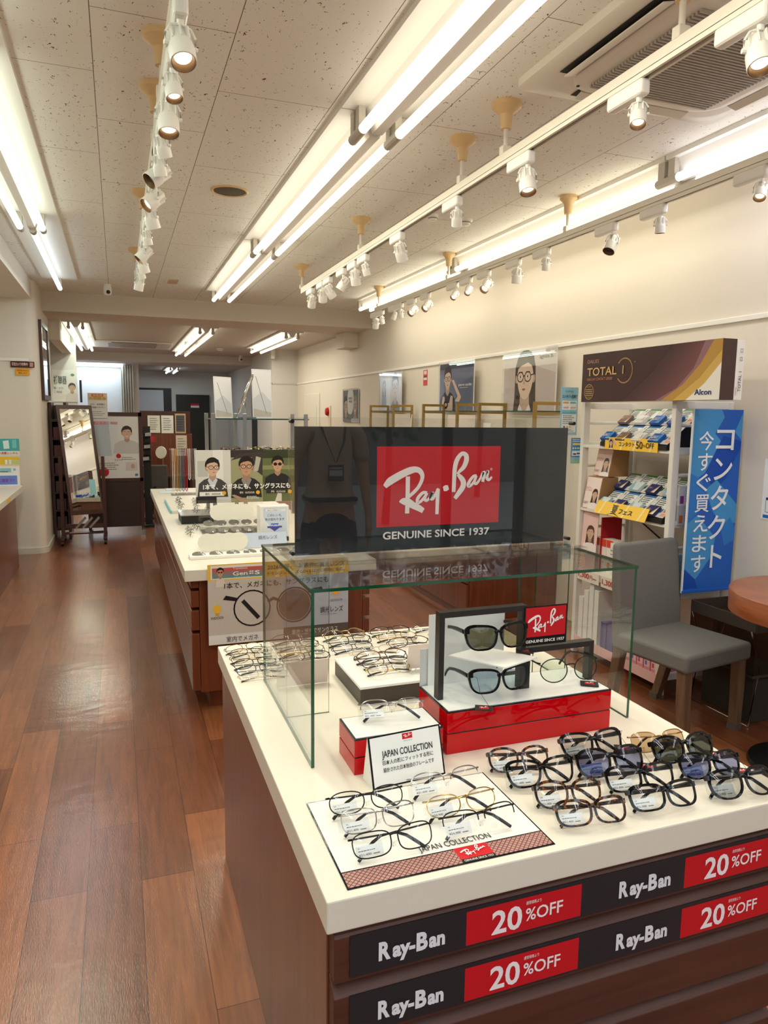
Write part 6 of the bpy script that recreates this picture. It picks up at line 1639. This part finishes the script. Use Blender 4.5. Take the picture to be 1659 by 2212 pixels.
# ---------------------------------------------------------------- consulting corner behind the long counter
t = thing('desk_screen', 'reddish wood desk screen with pinned papers behind the long counter', 'desk screen', (.66, 11.1, 0))
MB().box((.27, 11.05, 0), (1.02, 11.10, 1.12)).build('panel', WOOD, t, bevel=.003)
def paper(label, x0, x1, z0, z1, rgb, frame=None, y=11.047, fill=None):
    t = thing('pinned_notice' if not frame else 'framed_certificate', label, 'notice' if not frame else 'picture frame', ((x0 + x1) / 2, y, z0), 0, 'papers on the wood desk screen')
    F = Face((x0, y, z0), X, Z, x1 - x0, z1 - z0)
    F.board('sheet', frame or ink(*rgb), t, .004 if not frame else .015)
    if frame: Print(F).rect(rgb, .1, .08, .9, .92).build('print', t)
    L = Letters(F); L.rows((120, 124, 116) if not fill else fill, .16, .82, .2, 6, .68, .03, int(x0 * 100)); L.build(t)
paper('pale green-lettered paper pinned on the desk screen', .405, .575, 1.135, 1.385, (232, 232, 218))
paper('white printed paper pinned beside the pale green-lettered one', .592, .762, 1.13, 1.387, (240, 240, 236))
paper('wood-framed dark photograph on the desk screen', .785, .935, 1.13, 1.415, (96, 96, 100), mat('pale_frame_wood', (206, 178, 132), .5), fill=(60, 60, 66))
paper('pale calendar sheet under the framed photograph', .79, .945, .80, 1.10, (226, 216, 196))
paper('small red sticker card low on the desk screen', .405, .50, 1.0, 1.09, (196, 40, 60))
tag(MB().box((.30, 11.054, 1.121), (1.0, 11.10, 1.45)).build('screen_backboard', WOOD_DK, origin=(.65, 11.07, 1.12)), 'dark board above the wood desk screen carrying the papers', 'board')
t = thing('round_mirror', 'round white swivel mirror on a stand at the consulting desk', 'mirror', (.57, 10.9, .72))
MB().lathe([(0, 0), (.085, 0), (.09, .006), (.085, .014), (0, .014)], (.57, 10.85, .86), (-.55, -.8, .1), 28).build('disc', mat('pale_mirror_back', (226, 222, 206), .35), t, smooth=True)
MB().cyl((.59, 10.88, .55), (.59, 10.88, .86), .008, 8).build('stem', STEEL, t)
MB().lathe([(0, 0), (.07, 0), (.06, .015), (0, .02)], (.59, 10.88, .54), n=16).build('foot', STEEL, t)
t = thing('consulting_desk', 'dark consulting desk in front of the wood desk screen', 'desk', (.65, 10.8, 0))
MB().box((.30, 10.62, .51), (1.0, 11.04, .54)).build('desktop', WOOD_DK, t); MB().box((.32, 10.66, 0), (.36, 11.0, .51)).build('leg_panel', WOOD_DK, t); MB().box((.94, 10.66, 0), (.98, 11.0, .51)).build('leg_panel', WOOD_DK, t)
t = thing('office_chair', 'grey office chair with dark seat behind the far end of the long counter', 'chair', (.42, 9.9, 0))
MB().box((.26, 10.02, .42), (.60, 10.07, .74)).build('backrest', fabric('office_grey', (92, 90, 86), (108, 106, 100)), t, bevel=.015)
MB().box((.24, 9.62, .36), (.62, 10.0, .42)).build('seat', BLACK_M, t, bevel=.015)
MB().cyl((.43, 9.82, .06), (.43, 9.82, .36), .025, 10).build('column', STEEL, t)
for i in range(5):
    a = 2 * pi * i / 5
    MB().ring([(.43, 9.82, .07), (.43 + .24 * cos(a), 9.82 + .24 * sin(a), .035)], .014, n=6).build('leg', BLACK_M, t)
MB().box((.41, 10.0, .30), (.45, 10.06, .46)).build('bracket', BLACK_M, t)
for i in range(5):
    y = 9.45; z = .86 + .075 * i
    tag(MB().obox((.315 + .008 * i, 9.5, z), (.035, 0, .004), (0, .03, 0), (0, 0, .02)).build('eyeglass_case', ink(*((30, 30, 32) if i % 2 else (190, 188, 184))), origin=(.31, 9.5, z)), 'dark spectacle case on the narrow tower beside the partition screen, %s from the bottom' % ords[i], 'spectacle case', 'spectacle cases on the narrow tower')
t = thing('case_tower', 'narrow dark tower of small ledges beside the partition screen', 'display rack', (.33, 9.55, 0))
MB().box((.285, 9.54, 0), (.375, 9.57, 1.26)).build('back', BLACK_M, t)
for i in range(5): MB().box((.285, 9.46, .835 + .075 * i), (.375, 9.54, .838 + .075 * i)).build('ledge', BLACK_M, t)
MB().box((.26, 9.44, 0), (.40, 9.62, .03)).build('foot', BLACK_M, t)

# back wall doors, curtain
struct('door_3', MB().box((.45, YW - .05, 0), (1.25, YW, 2.0)), mat('dark_frame_brown', (36, 32, 30), .5))
struct('door_3_panel', MB().box((.50, YW - .08, 0), (1.06, YW - .051, 1.95)), mat('pale_grey_door', (196, 200, 204), .5))
struct('door_4', MB().box((1.355, YW - .06, 0), (2.15, YW, 1.855)), mat('black_door', (22, 22, 22), .4))
t = thing('door_notice', 'red and white notice on the black back door', 'notice', (1.8, YW - .065, 1.55)); F = Face((1.70, YW - .0625, 1.54), X, Z, .20, .10); F.board('card', ink(230, 214, 212), t, .002); Print(F).rect((170, 50, 64), 0, .5, 1, 1).build('print', t)
c = MB(); row0, row1 = [], []
pts = [(.10 + .012 * i, 16.05 + .022 * sin(i * 1.6)) for i in range(20)]
c.ring([(x, y, 2.37) for x, y in pts], .003, n=4)
c.add([(x, y, .05) for x, y in pts] + [(x, y, 2.37) for x, y in pts] + [(x, y + .004, .05) for x, y in pts] + [(x, y + .004, 2.37) for x, y in pts], [(i, i + 1, 21 + i, 20 + i) for i in range(19)] + [(41 + i, 40 + i, 60 + i, 61 + i) for i in range(19)])
tag(c.build('curtain', fabric('greyish_curtain', (176, 172, 160), (190, 186, 174), 300), None, smooth=True, origin=(.2, 16.05, .05)), 'grey-beige curtain gathered beside the pale office wall', 'curtain')

# ---------------------------------------------------------------- ceiling fittings
t = thing('ceiling_air_conditioner', 'large square ceiling cassette air conditioner with slatted grille', 'air conditioner', (1.92, 2.12, 2.70))
ACW = mat('air_conditioner_plastic', (226, 220, 208), .35)
cx, cy, h = 1.92, 2.12, .465
def rr(hw, r, z, n=6):
    return [(cx + sx * (hw - r) + r * cos(a), cy + sy * (hw - r) + r * sin(a), z) for sx, sy, a0 in ((1, 1, 0), (-1, 1, 90), (-1, -1, 180), (1, -1, 270)) for a in [radians(a0 + 90 * k / n) for k in range(n + 1)]]
def band(rows, mt, nm, cap=True):
    b = MB(); n = len(rows[0]); vs = [p for r in rows for p in r]
    fs = [(i * n + k, (i + 1) * n + k, (i + 1) * n + (k + 1) % n, i * n + (k + 1) % n) for i in range(len(rows) - 1) for k in range(n)]
    if cap: fs.append([(len(rows) - 1) * n + k for k in range(n)])
    b.add(vs, fs).build(nm, mt, t, smooth=True)
band([rr(h, .03, 2.70), rr(h, .03, 2.672), rr(h - .012, .03, 2.664), rr(.40, .09, 2.660)], ACW, 'outer_panel')
band([rr(.345, .12, 2.664), rr(.345, .12, 2.650), rr(.335, .115, 2.645), rr(.31, .06, 2.644)], ACW, 'centre_panel')
gb = MB()
for i in range(34): gb.box((cx - .265, cy - .265 + .0162 * i, 2.634), (cx + .265, cy - .265 + .0162 * i + .008, 2.643))
gb.build('grille', mat('grille_grey', (170, 164, 152), .45), t)
for a in range(4):
    R_ = Matrix.Rotation(a * pi / 2, 3, 'Z')
    def rq(x, y, z): v = R_ @ V(x, y, 0); return V(cx + v.x, cy + v.y, z)
    MB().prism([rq(-.26, .348, 2.6585), rq(.26, .348, 2.6585), rq(.26, .405, 2.6585), rq(-.26, .405, 2.6585)][::-1], (0, 0, -.001)).build('air_slot', mat('slot_dark', (40, 36, 32), .7), t)
    MB().prism([rq(-.25, .352, 2.650), rq(.25, .352, 2.650), rq(.25, .392, 2.640), rq(-.25, .392, 2.640)], (0, 0, .004)).build('flap', ACW, t)
MB().lathe([(0, 0), (.006, 0), (.006, -.003), (0, -.004)], (cx - .3, cy + .3, 2.644), n=8).build('sensor', BLACK_M, t)
t = thing('ceiling_speaker', 'round recessed ceiling speaker with dark grille and beige ring', 'speaker', (.645, 4.385, 2.70))
MB().lathe([(.107, 0), (.107, -.004), (.098, -.009), (.090, -.004)], (.645, 4.385, 2.70), n=36).build('ring', BEIGE, t, smooth=True)
MB().lathe([(.091, -.002), (.08, -.005), (0, -.006)], (.645, 4.385, 2.70), n=36).build('grille', mat('speaker_grille', (92, 84, 66), .7), t, smooth=True)
def detector(label, p, r, zc):
    t = thing('smoke_detector', label, 'smoke detector', (p[0], p[1], zc), 0, 'smoke detectors')
    MB().lathe([(0, 0), (r, 0), (r, -.012), (r * .8, -.02), (r * .72, -.034), (0, -.038)], (p[0], p[1], zc), n=24).build('body', WHITE_PL, t, smooth=True)
    MB().lathe([(r * .84, -.017), (r * .86, -.0205), (r * .76, -.0255)], (p[0], p[1], zc), n=24).build('slot_ring', mat('detector_grey', (150, 144, 134), .5), t)
detector('round white smoke detector on the ceiling right of the middle track', (2.151,4.428,2.69), .052, 2.70)
detector('flat beige disc detector on the ceiling beside the middle track', (1.919,4.405,2.69), .035, 2.70)
detector('round white smoke detector behind the beam near the long yellowish tube light', (1.697,12.949,2.52), .06, 2.526)
def camera_dome(label, p, z, cap=BLACK):
    t = thing('security_camera', label, 'security camera', (p[0], p[1], z), 0, 'security cameras')
    MB().lathe([(0, 0), (.036, 0), (.036, -.03), (.040, -.035), (.040, -.085), (.030, -.105), (0, -.112)], (p[0], p[1], z), n=20).build('housing', WHITE_PL, t, smooth=True)
    MB().lathe([(0, .0), (.020, .0), (.018, .006), (0, .01)], (p[0] + .006, p[1] - .034, z - .080), (.1, -1, -.35), 16).build('lens', cap, t, smooth=True)
camera_dome('white dome security camera on the ceiling before the beam', (-0.05,7.989,2.7), 2.70)
camera_dome('white security camera at the rear beam, left of the boxy one', (1.612,14.925,2.526), 2.526)
camera_dome('boxy white security camera on the rear beam by the right wall', (2.267,14.304,2.526), 2.526)
tag(MB().box(((0.507,7.439,2.7)[0], (0.507,7.439,2.7)[1], 2.694), ((0.507,7.439,2.7)[0] + .09, (0.507,7.439,2.7)[1] + .22, 2.6995)).build('ceiling_plate', mat('beige_plate', (206, 182, 148), .5), origin=((0.507,7.439,2.7)[0], (0.507,7.439,2.7)[1], 2.70)), 'small beige plate on the ceiling between left track and middle tubes', 'ceiling plate')
t = thing('ceiling_air_conditioner', 'wide ceiling cassette air conditioner in the rear section behind the beam', 'air conditioner', (.28, 12.6, 2.526))
MB().box((-.32, 12.2, 2.50), (.86, 13.3, 2.524)).build('panel', ACW, t, bevel=.006)
MB().box((-.05, 12.24, 2.497), (.62, 12.30, 2.4995)).build('air_slot', MATS['slot_dark'], t)
MB().box((-.1, 12.4, 2.496), (.64, 13.1, 2.4995)).build('grille', MATS['grille_grey'], t)

# ---------------------------------------------------------------- the street before the shop window, seen only in reflections
def tree(label, x, y, h, r, leaf, n, seed, trunk=.06):
    t = thing('street_tree', label, 'tree', (x, y, 0), 0, 'trees outside the shop window')
    MB().ring([(x, y, 0), (x + .05, y, h * .45), (x, y + .04, h * .8)], [trunk, trunk * .8, trunk * .4], n=8).build('trunk', mat('bark', (70, 58, 48), .9), t, smooth=True)
    rr_ = random.Random(seed); b = MB()
    for i in range(n):
        a, e, q = rr_.uniform(0, 2 * pi), rr_.uniform(-1, 1), rr_.random() ** .4
        c = V(x + r * q * cos(a) * math.sqrt(1 - e * e), y + r * q * sin(a) * math.sqrt(1 - e * e), h + r * q * e * .8)
        u = V(rr_.gauss(0, 1), rr_.gauss(0, 1), rr_.gauss(0, 1)).normalized(); v = u.orthogonal().normalized(); s_ = rr_.uniform(.05, .11)
        b.poly([c + u * s_, c + v * s_ * .6, c - u * s_, c - v * s_ * .6])
    b.build('foliage', leaf, t)
GL, RLF = mat('green_leaf', (58, 84, 44), .6), mat('red_maple_leaf', (150, 36, 44), .6)
for i, (x, y, h, r, red, lb) in enumerate(((.9, -4.4, 1.5, .9, 1, 'red maple outside the shop window'), (3.3, -5.6, 2.2, 1.4, 0, 'broad green tree right of the red maple outside the window'), (-1.6, -5.2, 2.3, 1.4, 0, 'green tree left of the red maple outside the window'), (.9, -8.0, 2.6, 1.7, 0, 'tall green tree behind the red maple'), (6.0, -8.2, 2.6, 1.7, 0, 'green tree farthest along the street'))):
    tree(lb, x, y, h, r, RLF if red else GL, 900, i)
struct('wall_street', MB().box((-9, -11, -.1), (9, -10.8, 3.6)), mat('street_wall', (110, 106, 100), .9))

# ---------------------------------------------------------------- shop assistant standing by the window, mirrored in the black sign
PX0, PY0 = 1.19, -.86
SKIN_M = mat('skin', (214, 170, 142), .5)
t = thing('person', 'standing person in a beige short-sleeved shirt, dark trousers and lanyard, mirrored in the black sign', 'person', (PX0, PY0, 0))
def skinned(name, joints, bones, material, parent, sub=2):
    """joints: {key: (x, y, z, rx, ry)} in the person's frame (facing +y); grown with a skin modifier"""
    ks = list(joints)
    me = bpy.data.meshes.new(name)
    me.from_pydata([joints[k][:3] for k in ks], [(ks.index(a), ks.index(b)) for a, b in bones], [])
    o = bpy.data.objects.new(name, me); COL.objects.link(o); o.parent = parent
    o.modifiers.new('skin', 'SKIN').use_smooth_shade = True
    if not me.skin_vertices: me.skin_vertices.new()
    for i, k in enumerate(ks):
        sv = me.skin_vertices[0].data[i]; sv.radius = joints[k][3:5]; sv.use_root = i == 0
    s_ = o.modifiers.new('smooth', 'SUBSURF'); s_.levels = sub; s_.render_levels = sub
    me.materials.append(material)
    return o
J = {'pelvis': (0, 0, .90, .135, .10), 'waist': (0, .005, 1.04, .125, .09), 'chest': (0, 0, 1.24, .15, .10), 'collar': (0, -.01, 1.37, .07, .06), 'neck': (0, 0, 1.44, .048, .05), 'jaw': (0, .02, 1.50, .062, .075), 'brow': (0, .015, 1.575, .072, .088), 'crown': (0, 0, 1.635, .055, .065), 'nose': (0, .105, 1.535, .010, .010)}
B = [('pelvis', 'waist'), ('waist', 'chest'), ('chest', 'collar'), ('collar', 'neck'), ('neck', 'jaw'), ('jaw', 'brow'), ('brow', 'crown'), ('jaw', 'nose')]
for sg, n in ((-1, 'l'), (1, 'r')):
    J.update({n + 'sh': (sg * .17, -.01, 1.345, .058, .055), n + 'el': (sg * .225, -.02, 1.07, .040, .040), n + 'wr': (sg * .235, .05, .84, .026, .022), n + 'pa': (sg * .232, .065, .765, .034, .016)})
    B += [('collar', n + 'sh'), (n + 'sh', n + 'el'), (n + 'el', n + 'wr'), (n + 'wr', n + 'pa')]
    for i, (dy, l) in enumerate(((.028, .070), (.010, .082), (-.008, .076), (-.026, .060))):
        a, b_, c = n + 'f%da' % i, n + 'f%db' % i, n + 'f%dc' % i
        J.update({a: (sg * .230, .068 + dy, .728, .009, .009), b_: (sg * .224, .072 + dy, .728 - l * .5, .0085, .0085), c: (sg * .212, .076 + dy, .728 - l, .0075, .0075)})
        B += [(n + 'pa', a), (a, b_), (b_, c)]
    J.update({n + 't0': (sg * .222, .098, .785, .010, .010), n + 't1': (sg * .212, .118, .750, .0085, .0085)})
    B += [(n + 'pa', n + 't0'), (n + 't0', n + 't1')]
    J.update({n + 'hip': (sg * .085, 0, .84, .095, .10), n + 'kn': (sg * .095, .01, .47, .058, .062), n + 'an': (sg * .10, -.02, .09, .038, .042), n + 'toe': (sg * .115, .13, .035, .036, .028)})
    B += [('pelvis', n + 'hip'), (n + 'hip', n + 'kn'), (n + 'kn', n + 'an'), (n + 'an', n + 'toe')]
skinned('body', J, B, SKIN_M, t)
g = .014
SH = {k: (*J[k][:3], J[k][3] + g, J[k][4] + g) for k in ('waist', 'chest', 'collar')}
SH['hem'] = (0, 0, .925, .152, .118); SH['waist'] = (0, .005, 1.04, .148, .112)
SB = [('hem', 'waist'), ('waist', 'chest'), ('chest', 'collar')]
for n, sg in (('l', -1), ('r', 1)):
    SH[n + 'sh'] = (*J[n + 'sh'][:3], .074, .070); SH[n + 'cuff'] = (sg * .215, -.015, 1.14, .058, .058)
    SB += [('collar', n + 'sh'), (n + 'sh', n + 'cuff')]
skinned('shirt', SH, SB, fabric('beige_shirt_cloth', (196, 182, 160), (206, 194, 172)), t)
TR = {'top': (0, 0, .955, .142, .108), 'seat': (0, -.005, .87, .150, .118)}
TB = [('top', 'seat')]
for n, sg in (('l', -1), ('r', 1)):
    TR.update({n + 'hip': (sg * .092, 0, .80, .108, .112), n + 'kn': (sg * .098, .01, .47, .076, .080), n + 'hem': (sg * .10, -.015, .10, .066, .072)})
    TB += [('seat', n + 'hip'), (n + 'hip', n + 'kn'), (n + 'kn', n + 'hem')]
    skinned('shoe', {'heel': (sg * .10, -.05, .045, .040, .042), 'mid': (sg * .105, .04, .045, .045, .042), 'toe': (sg * .118, .16, .036, .046, .032)}, [('heel', 'mid'), ('mid', 'toe')], BLACK_M, t)
skinned('trousers', TR, TB, mat('charcoal_trousers', (34, 34, 38), .8), t)
skinned('hair', {'top': (0, -.02, 1.655, .066, .078), 'back': (0, -.055, 1.585, .072, .060), 'nape': (0, -.062, 1.505, .055, .035)}, [('top', 'back'), ('back', 'nape')], mat('black_hair', (24, 20, 20), .5), t)
for sg in (-1, 1):
    MB().lathe([(0, 0), (.010, 0), (.011, .004), (0, .009)], (PX0 + sg * .030, PY0 + .098, 1.565), (0, 1, 0), 12).build('eye', mat('dark_eye', (30, 24, 22), .2), t, smooth=True)
MB().obox((PX0, PY0 + .088, 1.487), (.022, 0, 0), (0, .006, 0), (0, 0, .004)).build('mouth', mat('lip', (170, 96, 90), .5), t)
LY = mat('dark_lanyard', (34, 34, 40), .6)
for sg in (-1, 1):
    MB().ring([(PX0 + sg * .068, PY0 - .02, 1.43), (PX0 + sg * .075, PY0 + .085, 1.375), (PX0 + sg * .05, PY0 + .135, 1.28), (PX0 + .004 * sg, PY0 + .142, 1.165)], .008, .0018, n=6).build('lanyard', LY, t)
bd = MB().box((PX0 - .048, PY0 + .139, 1.055), (PX0 + .048, PY0 + .145, 1.150)).build('name_badge', mat('badge_holder', (74, 74, 78), .3), t)
F = Face((PX0 + .040, PY0 + .1455, 1.085), -X, Z, .080, .050); F.n = Y
F2 = Print(F).rect((206, 208, 212), 0, 0, 1, 1).rect((70, 110, 170), 0, .68, 1, .86); F2.build('badge_card', bd)
MB().box((PX0 - .15, PY0 - .112, .925), (PX0 + .15, PY0 + .122, .955)).build('belt', BLACK_M, t, bevel=.02)
